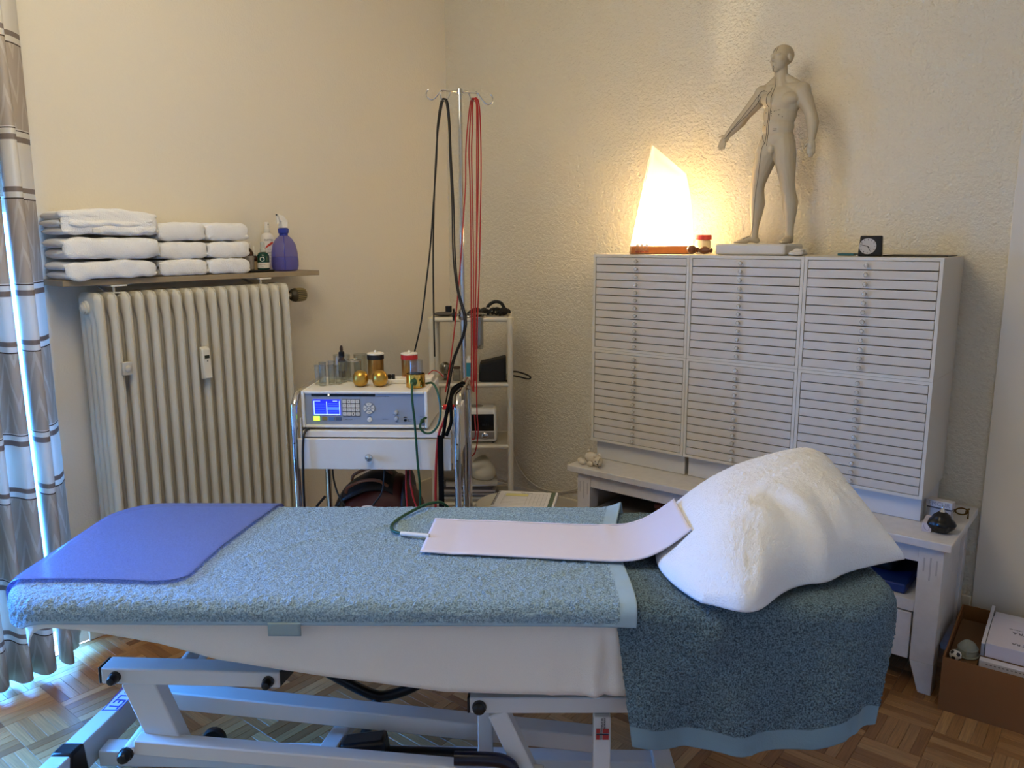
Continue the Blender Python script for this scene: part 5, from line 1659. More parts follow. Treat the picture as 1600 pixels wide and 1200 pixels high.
for r_ in range(4):
    for c_ in range(4):
        x0, y0 = 501 + c_ * 38, 251 + r_ * 37.5
        k = plate('key', x0, y0, x0 + 33, y0 + 31, KEY, .004, bev=.0007)
        t_ = keys[r_ * 4 + c_]
        pos = (DX(x0 + 16), YP - .0041, DZ_(y0 + 15))
        if t_: text('key_print', t_, .006 if len(t_) == 1 else .004, INK, k, frameM(pos, (1, 0, 0), (0, 0, 1)), .0002)
        else: MB().cbox(pos, (.004, .0005, .004)).build('key_print', INK, k)
# round navigation pad: four arc keys and a centre key
cxn, czn = DX(730), DZ_(327)
MB().lathe([(.0, 0), (.0225, 0), (.0225, .0012), (0, .0012)], (cxn, YP, czn), (0, -1, 0), 28, cap=False).build('navigation_ring', mat('ring_grey', '#7a828e', .4), dev)
for q in range(4):
    b = MB(); V = []
    for k in range(7):
        a = R(90 * q - 36 + 12 * k)
        for r in (.0095, .0205): V.append((cxn + r * math.sin(a), czn + r * math.cos(a)))
    P = [(x, YP - .0012, z) for x, z in V] + [(x, YP - .0035, z) for x, z in V]
    F = [(2 * k, 2 * k + 1, 2 * k + 3, 2 * k + 2) for k in range(6)]
    F2 = [tuple(i + 14 for i in f) for f in F]
    S_ = []
    for k in range(6): S_ += [(2 * k, 2 * k + 2, 2 * k + 16, 2 * k + 14), (2 * k + 1, 2 * k + 15, 2 * k + 17, 2 * k + 3)]
    S_ += [(0, 14, 15, 1), (12, 13, 27, 26)]
    k_ = MB().add(P, F + F2 + S_).build('navigation_key', KEY, dev, recalc=True)
    a = R(90 * q); b = MB(); s_, c_ = math.sin(a), math.cos(a)
    tri = [(0, .017), (-.0018, .0135), (.0018, .0135)]
    b.add([(cxn + x * c_ + y * s_, YP - .0037, czn - x * s_ + y * c_) for x, y in tri], [(0, 1, 2)])
    b.build('arrow_print', INK, k_)
kc = MB().lathe([(0, 0), (.0068, 0), (.0068, .0035), (0, .0038)], (cxn, YP - .001, czn), (0, -1, 0), 20, cap=False).build('navigation_key', KEY, dev)
MB().cbox((cxn, YP - .005, czn), (.003, .0004, .003)).build('arrow_print', INK, kc)
MB().lathe([(.0085, 0), (.0085, .003), (.006, .0045), (.004, .0045), (.004, .002), (0, .002)], (DX(732), YP, DZ_(430)), (0, -1, 0), 18, cap=False).build('jack_socket', mat('socket_white', '#d9d6ce', .3), dev)
for zy in (362, 415):
    k = MB().lathe([(.0075, 0), (.0075, .006), (.006, .010), (0, .0105)], (DX(966), YP, DZ_(zy)), (0, -1, 0), 16, cap=False).build('dial_knob', mat('knob_grey', '#a9acb0', .3), dev)
    MB().cbox((DX(966), YP - .0105, DZ_(zy) + .003), (.0012, .0008, .005)).build('knob_mark', WHITE_PLASTIC, k)
MB().lathe([(.005, 0), (.005, .004), (.0025, .004), (.0025, .001), (0, .001)], (DX(1044), YP, DZ_(432)), (0, -1, 0), 14, cap=False).build('jack_socket', mat('slot_black'), dev)
plate('slide_switch', 1030, 402, 1055, 410, INK, .002)
for zx, zy in ((1070, 428), (1070, 440)): plate('pilot_lamp', zx, zy, zx + 5, zy + 5, INK, .001)
PR = mat('print_panel', '#4a505c', .5)
for tx, zx, zy, s_ in (('resonance', 830, 219, .0075), ('series', 888, 219, .0075), ('INPUT CUP', 548, 430, .0055), ('~', 600, 428, .007), ('MEMORY', 870, 425, .0055), ('AMPLIFICATION', 966, 385, .0038), ('TIME', 966, 447, .0045), ('START', 732, 402, .0055), ('OUTPUT', 1090, 428, .004), ('EXT', 1090, 442, .004), ('MODUL.', 1190, 402, .0045)):
    text('panel_print', tx, s_, INK if tx == 'series' else PR, dev, frameM((DX(zx), YP - .0003, DZ_(zy)), (1, 0, 0), (0, 0, 1)), .0002)
MB().lathe([(.008, 0), (.008, .006), (.006, .012), (.006, .018)], (DX(1192), YP, DZ_(437)), (0, -1, 0), 16).build('cable_plug', GREEN_RUBBER, dev)

def on_dev(x, y, z=0.0):
    q = Matrix.Rotation(TA, 4, 'Z') @ Vector((x, y, 0)); return (TO[0] + q.x, TO[1] + q.y, .9015 + Z1 + .0006 + z)
# ------------------------------------------------------------------ electrodes and glass on the device
for i, (x, y) in enumerate(((.236, .123), (.308, .125))):
    t = thing('ball_electrode', '%s of two matt gold ball electrodes at the front of the device top' % ('left', 'right')[i], 'electrode', on_dev(x, y), TA, 'gold ball electrodes')
    MB().lathe([(.010, 0), (.018, .003), (.025, .010), (.0285, .021), (.0295, .031), (.0275, .043), (.021, .053), (.012, .0585), (.002, .0600)], n=28).build('ball', mat('matt_gold', '#c19a4a', .3, .95, var=(40, .08)), t)
    MB().cyl((0, .028, .03), (0, .036, .03), .004).build('plug_socket', BLACK_PLASTIC, t)
for i, (x, y, mname, mcol, lb) in enumerate(((.259, .315, 'black_lid', '#15131a', 'brass cylinder electrode with a black-banded white cap'), (.392, .315, 'red_band', '#b3241f', 'brass cylinder electrode with a red-banded white cap'))):
    t = thing('cylinder_electrode', lb + ' at the back of the device top', 'electrode', on_dev(x, y - .03), TA)
    MB().lathe([(.0295, 0), (.031, .002), (.031, .078), (.029, .080)], n=28).build('brass_tube', mat('brushed_brass', '#b08a52', .3, .9, var=(60, .1)), t)
    MB().lathe([(.032, .078), (.033, .079), (.033, .096), (.032, .097)], n=28).build('colour_band', mat(mname, mcol, .35), t)
    MB().lathe([(.033, .0972), (.033, .1015), (.031, .103), (.006, .1032), (.006, .108), (.0045, .112), (.001, .113)], n=28).build('white_cap', WHITE_PLASTIC, t)
t = thing('input_cup', 'polished gold cup holding a clear glass beaker with a green plug in front', 'electrode', on_dev(.444, .112), TA)
MB().lathe([(.033, 0), (.0355, .002), (.0355, .050), (.0335, .051), (.0335, .006), (0, .006)], n=32, cap=False).build('gold_cup', mat('polished_gold', '#d6a548', .1, 1.0), t)
MB().lathe([(.0, .0075), (.027, .0075), (.0285, .010), (.0285, .100), (.0275, .100), (.0272, .012), (0, .010)], n=28, cap=False).build('glass_beaker', CLEAR, t)
MB().lathe([(.012, 0), (.0125, .008), (.009, .012), (.007, .022), (.004, .026)], (0, -.0355, .026), (0, -1, 0), 16).build('green_plug', GREEN_RUBBER, t)
GT = glass('tube_glass', '#f4f5f2', .03, .085)
tubes = ((.068, .15, .075, .0125), (.092, .125, .078, .0135), (.118, .15, .076, .0125), (.074, .19, .080, .0135), (.108, .195, .084, .013), (.142, .165, .072, .0125), (.150, .21, .080, .013))
nm = ['leftmost glass tube at the front of the cluster', 'second glass tube of the front row', 'third glass tube of the front row, behind the first two', 'left glass tube in the second row of the cluster',
      'tall middle glass tube in the second row', 'low right glass tube next to the gold ball', 'right glass tube in the second row before the beaker']
for i, (x, y, h, r) in enumerate(tubes):
    t = thing('glass_tube', 'clear ' + nm[i], 'tube', on_dev(x, y), TA, 'clear glass tubes on the device')
    MB().lathe([(0, .0006), (r * .9, .0006), (r, .003), (r, h), (r * .9, h), (r * .88, .007), (0, .007)], n=20, cap=False).build('tube_wall', GT, t)
    MB().lathe([(r * 1.04, h - .004), (r * 1.06, h - .002), (r * 1.03, h)], n=20, cap=False).build('rim', GT, t)
    MB().lathe([(r * .86, .006), (r * .9, .003), (r * .5, .0012)], n=20).build('thick_foot', mat('glass_foot', '#e0e0da', .08, alpha=.35), t)
t = thing('glass_beaker', 'wide clear glass beaker with metal rim behind the left gold ball', 'beaker', on_dev(.185, .235), TA)
MB().lathe([(0, .0006), (.026, .0006), (.029, .004), (.029, .076), (.031, .080), (.0278, .080), (.0272, .006), (0, .006)], n=28, cap=False).build('beaker_wall', GT, t)
MB().lathe([(.030, .078), (.0325, .081), (.030, .083), (.0285, .081), (.030, .078)], n=28, cap=False).build('rim', STEEL, t)
t = thing('glass_beaker', 'tall clear glass beaker left of the black-capped brass cylinder', 'beaker', on_dev(.205, .270), TA)
t.location = on_dev(.213, .262)
bpy.data.objects.remove(t)
t = thing('glass_beaker', 'tall clear glass cylinder just left of the black-capped brass electrode', 'beaker', on_dev(.192, .312), TA)
MB().lathe([(0, .0006), (.024, .0006), (.027, .004), (.027, .094), (.025, .094), (.0248, .006), (0, .006)], n=26, cap=False).build('beaker_wall', GT, t)
t = thing('glass_beaker', 'glass beaker at the back of the tube cluster holding the dropper bottle', 'beaker', on_dev(.125, .285), TA)
MB().lathe([(0, .0006), (.030, .0006), (.033, .004), (.033, .095), (.0312, .095), (.031, .0065), (0, .0065)], n=28, cap=False).build('beaker_wall', GT, t)
t = thing('dropper_bottle', 'brown dropper bottle with black cap standing in the rear glass beaker', 'bottle', on_dev(.125, .285, .0072), TA)
MB().lathe([(.012, 0), (.014, .002), (.014, .066), (.009, .075), (.009, .080)], n=18).build('bottle_body', AMB, t)
MB().lathe([(.0143, .025), (.0143, .060)], n=18, cap=False).build('paper_label', mat('label_olive', '#a89c66', .6), t)
MB().lathe([(.011, .079), (.0115, .081), (.0115, .098), (.007, .101)], n=16).build('cap', BLACK_PLASTIC, t)
MB().lathe([(.0055, .100), (.0065, .108), (.006, .118), (.003, .124)], n=12).build('rubber_bulb', mat('rubber_brown', '#3a2b22', .6), t)
t = thing('electrode_holder', 'low white plastic holder with two black plugs between the gold balls and cup', 'holder', on_dev(.345, .215), TA)
MB().box(-.028, -.035, 0, .055, .035, .016).build('holder_body', WHITE_PLASTIC, t, bevel=.003)
for x in (-.015, .0): MB().lathe([(.007, 0), (.007, .016), (.005, .018)], (x, -.022, .0162), n=12).build('black_plug', BLACK_PLASTIC, t)
MB().tube([(-.012, .0, .022), (-.035, .005, .02), (-.05, .0, .01), (-.06, .01, .005)], .004, 6, 4).build('plug_lead', BLACK_RUBBER, t)
for x in (-.022, -.008): MB().lathe([(.006, 0), (.0065, .003), (.005, .014), (.003, .018)], (x, -.048, .0005), n=12).build('clear_cap', mat('cap_milky', '#d5d2cb', .3), t)
t = thing('signal_box', 'slim white box with red leads at the right rear of the device top', 'box', on_dev(.456, .244), TA)
MB().box(-.022, -.045, 0, .035, .05, .018).build('box_body', WHITE_PLASTIC, t, bevel=.004)
MB().tube([(-.01, .0, .02), (-.04, -.01, .026), (-.075, .0, .018), (-.09, .01, .008)], .0022, 6, 4).build('red_lead', RED_RUBBER, t)
MB().tube([(.01, .03, .02), (.03, .04, .034), (.055, .03, .026), (.07, .035, .008)], .0022, 6, 4).build('red_lead', RED_RUBBER, t)

# green lead from the cup down over the trolley, looping to the device socket
gc = MB().tube([(.444, .046, 1.073), (.448, .010, 1.066), (.452, -.02, 1.03), (.459, -.022, .95), (.463, -.022, .87), (.466, -.022, .80), (.472, -.022, .708), (.473, -.02, .60), (.48, .0, .50)], .0042, 8, 6).build('green_lead', GREEN_RUBBER)
gc.location = TO; gc.rotation_euler = (0, 0, TA); tag(gc, 'dark green lead hanging from the gold cup straight down past the drawer', 'cable')
gc = MB().tube([(.485, .10, 1.062), (.515, .06, 1.07), (.540, .01, 1.045), (.552, -.012, .99), (.545, -.018, .94), (.522, -.02, .908), (.495, -.02, .905), (.478, -.02, .925), (.484, -.006, .948), (.496, .012, .9535)], .0042, 8, 6).build('green_lead', GREEN_RUBBER)
gc.location = TO; gc.rotation_euler = (0, 0, TA); tag(gc, 'dark green lead looping round the device side into its front socket', 'cable')
rc = MB().tube([(.578, .004, .980), (.572, -.014, .968), (.560, -.020, .94), (.545, -.022, .90), (.535, -.022, .82), (.529, -.022, .70), (.528, -.018, .58), (.535, .0, .48)], .0048, 8, 6).build('red_lead', RED_RUBBER)
rc.location = TO; rc.rotation_euler = (0, 0, TA); tag(rc, 'red lead dropping along the right edge of the drawer front', 'cable')
pl = thing('red_clip', 'red plug clip resting on the chrome frame at the device right side', 'clip', TO, TA)
MB().box(.558, -.004, .985, .600, .012, 1.003).build('clip_body', mat('red_plastic', '#c8231c', .35), pl, bevel=.003)
MB().cyl((.548, .004, .994), (.559, .004, .994), .005).build('clip_pin', CHROME, pl)
st_ = thing('black_strap', 'black strap bundle slung over the trolley frame and hanging beside the red lead', 'strap', TO, TA)
MB().tube([(.619, .085, 1.056), (.611, .065, 1.0585), (.589, .035, 1.036), (.580, -.020, 1.0), (.572, -.034, .96), (.566, -.036, .92), (.560, -.036, .89)], .0065, 8, 5).build('strap_coil', mat('strap_black', '#060606', .9, spec=.15), st_)
MB().tube([(.621, .14, 1.056), (.611, .12, 1.0585), (.585, .09, 1.044), (.583, .04, 1.018), (.590, -.024, 1.0), (.592, -.038, .95), (.574, -.040, .90)], .0065, 8, 5).build('strap_coil', mat('strap_black'), st_)
MB().box(.542, -.040, .47, .562, -.035, .90).build('strap_tail', mat('strap_black'), st_)
bc_ = MB().tube([(.062, .024, .9062), (.058, .002, .906), (.053, -.0145, .885), (.049, -.018, .84), (.046, -.019, .76), (.044, -.019, .66), (.045, -.016, .55), (.06, -.005, .46)], .0045, 8, 6).build('mains_lead', BLACK_RUBBER)
bc_.location = TO; bc_.rotation_euler = (0, 0, TA); tag(bc_, 'black mains lead hanging down the left edge of the drawer front', 'cable')
for i, (pts, ma, lb) in enumerate((([(.14, .03, .758), (.145, .025, .71), (.16, .018, .66), (.185, .012, .62)], BLACK_RUBBER, 'black lead looping from under the drawer to the left end of the bag'),
                           ([(.335, .03, .758), (.33, .028, .71), (.322, .02, .665), (.29, .012, .62)], BLACK_RUBBER, 'thin black lead hanging under the drawer middle onto the bag'),
                           ([(.352, .20, .758), (.349, .19, .73), (.342, .18, .712)], BLACK_RUBBER, 'short black lead dangling beside the thin one under the drawer'),
                           ([(.41, .05, .758), (.412, .03, .68), (.42, .015, .60), (.45, .0, .52)], RED_RUBBER, 'red lead hanging in front of the bag, left of its pair'),
                           ([(.424, .05, .758), (.43, .03, .69), (.45, .015, .62), (.49, .0, .57), (.52, -.01, .555)], RED_RUBBER, 'red lead hanging in front of the bag, right of its pair'))):
    o = MB().tube(pts, .0035, 7, 5).build('hanging_lead', ma); o.location = TO; o.rotation_euler = (0, 0, TA); tag(o, lb, 'cable')

# ------------------------------------------------------------------ doctor's bag on the lower shelf
bag = thing('doctor_bag', 'dark red leather bag with black top and tan handles on the trolley shelf', 'bag', (TO[0], TO[1], .4125), TA)
OX = mat('oxblood_leather', '#4a1510', .4, var=(14, .2), bump=(70, .0006))
BLKL = mat('black_leather', '#121012', .45, bump=(70, .0006))
TAN = mat('tan_leather', '#7a4a30', .5)
def bagshape(x0, x1, y0, y1, z0, top, n=16, mfn=None):
    a_, v_ = np.meshgrid(np.linspace(0, 1, 24), np.linspace(0, 1, 21), indexing='ij')
    ang = PI * v_
    X = x0 + (x1 - x0) * a_
    endr = np.sqrt(np.clip(1 - np.abs(2 * a_ - 1) ** 5, 0.02, 1))
    H = np.interp(a_, [0, .2, .5, .75, 1], top) - z0
    Y = (y0 + y1) / 2 - np.cos(ang) * (y1 - y0) / 2 * (.55 + .45 * endr)
    Z = z0 + H * np.sin(ang) ** .55 * (.4 + .6 * endr)
    return np.stack([X, Y, Z], -1)
G = bagshape(.085, .455, .06, .33, 0, [.16, .22, .27, .275, .20])
mb = MB().grid(G); nu, nv = G.shape[:2]
mb.f.append(tuple(range(nv))); mb.f.append(tuple((nu - 1) * nv + j for j in range(nv - 1, -1, -1)))
for i in range(nu - 1): mb.f.append((i * nv, i * nv + nv - 1, (i + 1) * nv + nv - 1, (i + 1) * nv))
mb.build('bag_body', OX, bag, angle=70, recalc=True)
G = bagshape(.095, .40, .055, .335, 0, [.19, .235, .283, .288, .24])
o = MB().grid(G[:, 5:17]).build('black_flap', BLKL, bag, angle=180); solid(o, .004, 1)
for y, dz in ((.075, 0), (.17, .02)):
    MB().tube([(.175, y, .235 + dz), (.19, y - .015, .262 + dz), (.245, y - .02, .288 + dz), (.30, y - .015, .288 + dz), (.335, y, .262 + dz)], .006, 8, 5).build('bag_handle', TAN, bag)
for x, hh in ((.14, .222), (.38, .284)):
    q = bagshape(x, x + .022, .052, .338, 0, [hh] * 5)
    o = MB().grid(q).build('bag_strap', BLKL, bag, angle=180); solid(o, .003, 1)
MB().tube([(.095, .06, .10), (.07, .045, .14), (.065, .05, .18), (.10, .06, .225)], .005, 7, 5).build('side_handle', BLKL, bag)
t = thing('white_cap', 'small white cup in front of the dark red bag, just above the towel edge', 'cup', (TO[0] + .29, TO[1] + .20, .4125), TA)
t.location = tuple(Matrix.Rotation(TA, 4, 'Z') @ Vector((.262, .035, 0)) + Vector((TO[0], TO[1], .4125)))
MB().lathe([(.018, 0), (.02, .003), (.024, .19), (.022, .192)], n=22).build('cup_body', CARD_WHITE, t)

# ================================================================== INFUSION STAND
IO, IA = (.929, -.903, 0.0), R(39)
ist = thing('infusion_stand', 'chrome infusion pole with four curled hooks standing in the corner', 'stand', IO, IA)
MB().cyl((0, 0, .06), (0, 0, 1.30), .0115, n=18).build('lower_pole', CHROME, ist)
MB().cyl((0, 0, 1.30), (0, 0, 2.165), .0095, n=18).build('upper_pole', CHROME, ist)
MB().cyl((0, 0, 2.155), (0, 0, 2.178), .0125, n=18).build('hook_hub', CHROME, ist)
for az, L, dz in ((176, .085, .002), (-128, .060, -.012), (52, .060, .004), (-4, .085, -.014)):
    c, s = math.cos(R(az)), math.sin(R(az))
    P = [(0.010, 0), (.5 * L, .004), (L * .86, .006), (L, -.008), (L + .018, -.026), (L + .032, -.030), (L + .046, -.020), (L + .050, -.006), (L + .045, .006), (L + .040, .009)]
    MB().tube([(c * r, s * r, 2.166 + dz * r / L + z) for r, z in P], .0026, 8, 5).build('hook', CHROME, ist)
for k in range(5):
    a = 2 * PI * k / 5 + .3
    q = MB().tube([(0, 0, .075), (.06 * math.cos(a), .06 * math.sin(a), .07), (.19 * math.cos(a), .19 * math.sin(a), .055)], .011, 8, 3).build('base_leg', CHROME, ist)
    MB().lathe([(.016, -.008), (.02, -.005), (.02, .005), (.016, .008)], (.19 * math.cos(a), .19 * math.sin(a), .0205), (math.sin(a), -math.cos(a), 0), 14).build('caster', BLACK_PLASTIC, q)
ck = MB().lathe([(.0165, -.022), (.0185, -.018), (.0185, .018), (.0165, .022)], (0, 0, 1.272), n=20).build('height_clamp', STEEL, ist)
MB().cyl((-.015, -.006, 1.272), (-.032, -.012, 1.272), .005).build('clamp_screw', STEEL, ck)
b = MB()
for k in range(5):
    a = 2 * PI * k / 5 + .5
    b.tube([(-.034, -.014, 1.272), (-.036 + .004 * math.cos(a), -.014 + .010 * math.cos(a), 1.272 + .010 * math.sin(a)), (-.038, -.014 + .026 * math.cos(a), 1.272 + .026 * math.sin(a))], [.008] * 6 + [.005] * 6, 8, 5)
b.build('star_knob', BLACK_PLASTIC, ck)
MB().cyl((.015, 0, 1.262), (.0285, 0, 1.262), .005).build('holder_arm', STEEL, ck)
MB().tube([(.062 + .034 * math.cos(a), -.002 + .034 * math.sin(a), 1.262) for a in np.linspace(0, 2 * PI, 13)[:-1]], .003, 8, 3, True).build('holder_ring', STEEL, ck)
gj = thing('glass_funnel', 'clear glass cylinder hanging in the ring of the infusion pole', 'glass', tuple(Matrix.Rotation(IA, 4, 'Z') @ Vector((.062, -.002, 0)) + Vector((IO[0], IO[1], 1.1245))), IA)
MB().lathe([(.0, 0), (.018, .0), (.0235, .006), (.0245, .02), (.0245, .12), (.0255, .141), (.0375, .148), (.0385, .151), (.037, .151), (.0243, .141), (.0232, .12), (.0232, .02), (0, .003)], n=28, cap=False).build('glass_wall', glass('grey_glass', '#d8d8d2', .05, .2), gj)
# the leads hung over the hooks, each strand falling to the trolley or the rack
def stand_lead(label, pts, ma, r):
    o = MB().tube(pts, r, 7, 6).build('hanging_cable', ma)
    o.location = IO; o.rotation_euler = (0, 0, IA)
    return tag(o, label, 'cable')
def hook_top(az, zc, d, up):
    """three points of a lead saddled over a hook: az = hook direction, d = place along the hook"""
    rd = Vector((math.cos(R(az)), math.sin(R(az)), 0)) * (.092 + d)
    tg_ = Vector((.788, -.616, 0))
    c = Vector((rd.x, rd.y, zc + up))
    return [c - tg_ * .016 + Vector((0, 0, -.020)), c, c + tg_ * .016 + Vector((0, 0, -.020))]
LZ, RZ_ = 2.1285, 2.1525
h0, h1 = hook_top(-128, LZ, .0045, .0), hook_top(-128, LZ, -.0045, .0005)
stand_lead('black cable over the left hook with its outer strand slanting down to the device',
           [(-.064, -.092, .98), (-.04, -.088, 1.09), (.004, -.090, 1.20), (.010, -.092, 1.27), (-.016, -.092, 1.38), (-.030, -.092, 1.52), (-.031, -.092, 1.72), (-.036, -.094, 1.90), (-.038, -.092, 2.02), tuple(h0[2])] + [tuple(h0[1]), tuple(h0[0])] + [(-.086, -.066, 2.02), (-.092, -.066, 1.90), (-.105, -.066, 1.76), (-.123, -.066, 1.57), (-.142, -.08, 1.42), (-.165, -.11, 1.25), (-.195, -.13, 1.12), (-.20, -.14, 1.075)], BLACK_RUBBER, .0034)
stand_lead('black cable over the left hook falling close beside the chrome pole',
           [(-.118, -.050, 1.10), (-.118, -.050, 1.30), (-.113, -.050, 1.60), (-.092, -.052, 1.95), tuple(h1[0]), tuple(h1[1]), tuple(h1[2]), (-.036, -.074, 2.03), (-.033, -.072, 1.90), (-.026, -.070, 1.72), (-.024, -.070, 1.52), (-.012, -.070, 1.38), (.016, -.070, 1.27), (.010, -.070, 1.20), (-.034, -.062, 1.09), (-.058, -.070, .98), (-.075, -.08, .90)], BLACK_RUBBER, .0034)
k0, k1, k2 = hook_top(52, RZ_, -.008, .001), hook_top(52, RZ_, 0, 0), hook_top(52, RZ_, .008, .004)
stand_lead('red cable over the right hook whose left strand crosses the pole towards the device',
           [(.052, -.074, 1.0), (.056, -.072, 1.28), (.060, -.042, 1.45), (.063, -.012, 1.64), (.065, .022, 1.90), (.066, .045, 2.06), tuple(k0[2]), tuple(k0[1]), tuple(k0[0]), (.026, .048, 2.02), (.020, .022, 1.92), (.019, -.006, 1.80), (.008, -.028, 1.65), (-.006, -.037, 1.47), (-.020, -.046, 1.33), (-.032, -.060, 1.22), (-.050, -.088, 1.08), (-.07, -.118, .96)], RED_RUBBER, .0028)
stand_lead('red cable over the right hook hanging in a long straight loop behind the trolley frame',
           [(.046, -.064, .95), (.047, -.064, 1.1), (.054, -.060, 1.28), (.060, -.03, 1.45), (.066, .0, 1.64), (.071, .035, 1.90), (.071, .055, 2.06), tuple(k1[2]), tuple(k1[1]), tuple(k1[0]), (.032, .060, 1.95), (.036, .030, 1.82), (.039, -.02, 1.52), (.038, -.052, 1.28), (.036, -.056, 1.06), (.030, -.058, .90), (.030, -.058, .77), (.040, -.058, .742), (.050, -.058, .77), (.047, -.058, .85)], RED_RUBBER, .0028)
stand_lead('red cable beside the long loop, its end curling below the radio',
           [(.040, -.048, .95), (.044, -.048, 1.06), (.047, -.048, 1.28), (.048, .0, 1.52), (.044, .045, 1.82), (.042, .075, 1.95), (.046, .088, 2.04), tuple(k2[0]), tuple(k2[1]), tuple(k2[2]), (.080, .058, 2.06), (.082, .040, 1.88), (.077, .010, 1.64), (.072, -.030, 1.44), (.064, -.066, 1.25), (.058, -.074, 1.03), (.058, -.080, .87), (.062, -.082, .78), (.050, -.082, .70), (.03, -.082, .67)], RED_RUBBER, .0028)

# ================================================================== CORNER RACK
KO, KA = (.487, -.648, 0.0), R(39)
rack = thing('corner_rack', 'cream plastic tube rack with four shelves standing in the corner', 'rack', KO, KA)
PVC = mat('cream_pvc', '#cfc6b0', .4)
KW, KD = .381, .28
for x in (0, KW):
    for y in (0, KD):
        q = MB().cyl((x, y, 0), (x, y, 1.192), .0145, n=16).build('post', PVC, rack)
        MB().lathe([(.0175, 0), (.0175, .045), (.016, .052), (.009, .056)], (x, y, 1.158), n=16).build('elbow_cap', PVC, q)
LEV = (1.202, .880, .568, .270)
for z in LEV:
    for p0, p1 in (((0, 0, z), (KW, 0, z)), ((0, KD, z), (KW, KD, z)), ((0, 0, z), (0, KD, z)), ((KW, 0, z), (KW, KD, z))):
        MB().cyl(p0, p1, .0115, n=12).build('shelf_tube', PVC, rack)
    MB().box(.012, .010, z + .004, KW - .012, KD - .010, z + .0085).build('shelf_plate', mat('grey_shelf_plate', '#a79f8e', .5), rack)
def on_rack(x, y, lv, dz=.0092):
    q = Matrix.Rotation(KA, 4, 'Z') @ Vector((x, y, 0)); return (KO[0] + q.x, KO[1] + q.y, LEV[lv] + dz)
hg = thing('head_harness', 'tangle of black straps with a band loop on top of the rack', 'headgear', on_rack(.275, .13, 0), KA)
SB_ = mat('harness_black', '#0d0d0e', .6)
rh = random.Random(4)
for k in range(9):
    x = -.085 + .02 * k
    MB().tube([(x - .02, rh.uniform(-.06, -.02), .007), (x, rh.uniform(-.05, .02), rh.uniform(.018, .034)), (x + .022, rh.uniform(-.02, .05), rh.uniform(.016, .03)), (x + .03, rh.uniform(.0, .06), .008)], .0075, 8, 5).build('strap', SB_, hg)
MB().tube([(-.01, 0, .02), (.0, .0, .048), (.03, .0, .066), (.06, .0, .060), (.075, .0, .038), (.085, 0, .015)], .0085, 8, 5).build('head_band', SB_, hg)
MB().ball((.075, -.03, .022), (.024, .022, .020)).build('ear_pad', mat('harness_foam', '#1a1512', .9), hg)
MB().ball((-.07, -.025, .02), (.02, .02, .018)).build('ear_pad', mat('harness_foam'), hg)
MB().box(-.01, -.045, .02, .02, -.035, .04).build('buckle', mat('grey_plastic'), hg, bevel=.002)
ms_ = thing('handset', 'flat dark grey handset lying on the rack top, left of the pole', 'handset', on_rack(.055, .07, 0), KA)
MB().ball((0, 0, .012), (.050, .026, .0115), 20, 10).build('handset_body', mat('dark_grey_plastic', '#4d4842', .5), ms_)
MB().lathe([(.014, .018), (.016, .02), (.016, .047), (.014, .049)], (.022, .03, 0), n=16).build('black_knob', BLACK_PLASTIC, ms_)
MB().cyl((.022, .03, .0005), (.022, .03, .02), .01).build('knob_stem', mat('dark_grey_plastic'), ms_)
bk = thing('black_case', 'black wedge-shaped case on the second shelf of the rack', 'case', on_rack(.225, .03, 1), KA)
MB().hexa([(0, 0, 0), (.135, 0, 0), (.135, .12, 0), (0, .12, 0), (.004, .004, .092), (.135, .004, .122), (.135, .115, .122), (.004, .115, .092)]).build('case_body', mat('black_fabric', '#0a0a0c', .75), bk, bevel=.010, seg=3)
MB().box(.13, .0, .001, .152, .012, .009).build('case_tab', mat('black_fabric'), bk, bevel=.002)
pw = thing('power_lead', 'black looped lead sticking out right of the rack', 'cable', KO, KA)
MB().tube([(.368, .11, .912), (.385, .15, .920), (.42, .16, .918), (.47, .165, .900), (.484, .165, .888), (.47, .165, .881), (.42, .16, .894), (.385, .15, .901), (.368, .12, .902)], .0042, 8, 5).build('lead_loop', BLACK_RUBBER, pw)
wb2 = thing('spray_can', 'white bottle with a turquoise label beside the black case', 'bottle', on_rack(.175, .09, 1), KA)
MB().box(-.02, -.016, 0, .02, .016, .105).build('bottle_body', WHITE_PLASTIC, wb2, bevel=.005, seg=3)
MB().box(-.013, -.0168, .02, .015, -.0158, .09).build('turquoise_label', mat('turquoise', '#2b8297', .5), wb2)
MB().cyl((0, 0, .105), (0, 0, .122), .010).build('cap', WHITE_PLASTIC, wb2)
gb_ = thing('glass_globe', 'grey glass globe on a short stem on the second rack shelf', 'globe', on_rack(.055, .10, 1), KA)
MB().lathe([(.012, 0), (.02, .003), (.01, .01), (.008, .025), (.018, .032), (.027, .048), (.029, .062), (.024, .080), (.012, .090), (.003, .092)], n=24).build('globe', glass('smoked_glass', '#a8a498', .05, .3), gb_)
jb = thing('glass_jar', 'small pale jar between the globe and the white bottle on the rack', 'jar', on_rack(.115, .07, 1), KA)
MB().lathe([(.018, 0), (.02, .002), (.02, .05), (.016, .056), (.016, .062)], n=20).build('jar_body', glass('grey_glass'), jb)
MB().lathe([(.018, .0622), (.018, .072), (.016, .073)], n=18).build('lid', mat('lid_brown', '#4a372a', .5), jb)
rd = thing('radio', 'white rounded table radio with black display and steel knob on the rack', 'radio', on_rack(.135, .035, 2), KA)
MB().box(0, 0, .004, .178, .125, .178).build('radio_body', WHITE_PLASTIC, rd, bevel=.018, seg=4)
MB().box(.014, -.002, .062, .164, .01, .150).build('display', mat('display_black', '#07070a', .12), rd, bevel=.004)
MB().box(.014, -.0022, .022, .164, .01, .060).build('control_strip', mat('strip_steel', '#9a968f', .3, .7), rd, bevel=.002)
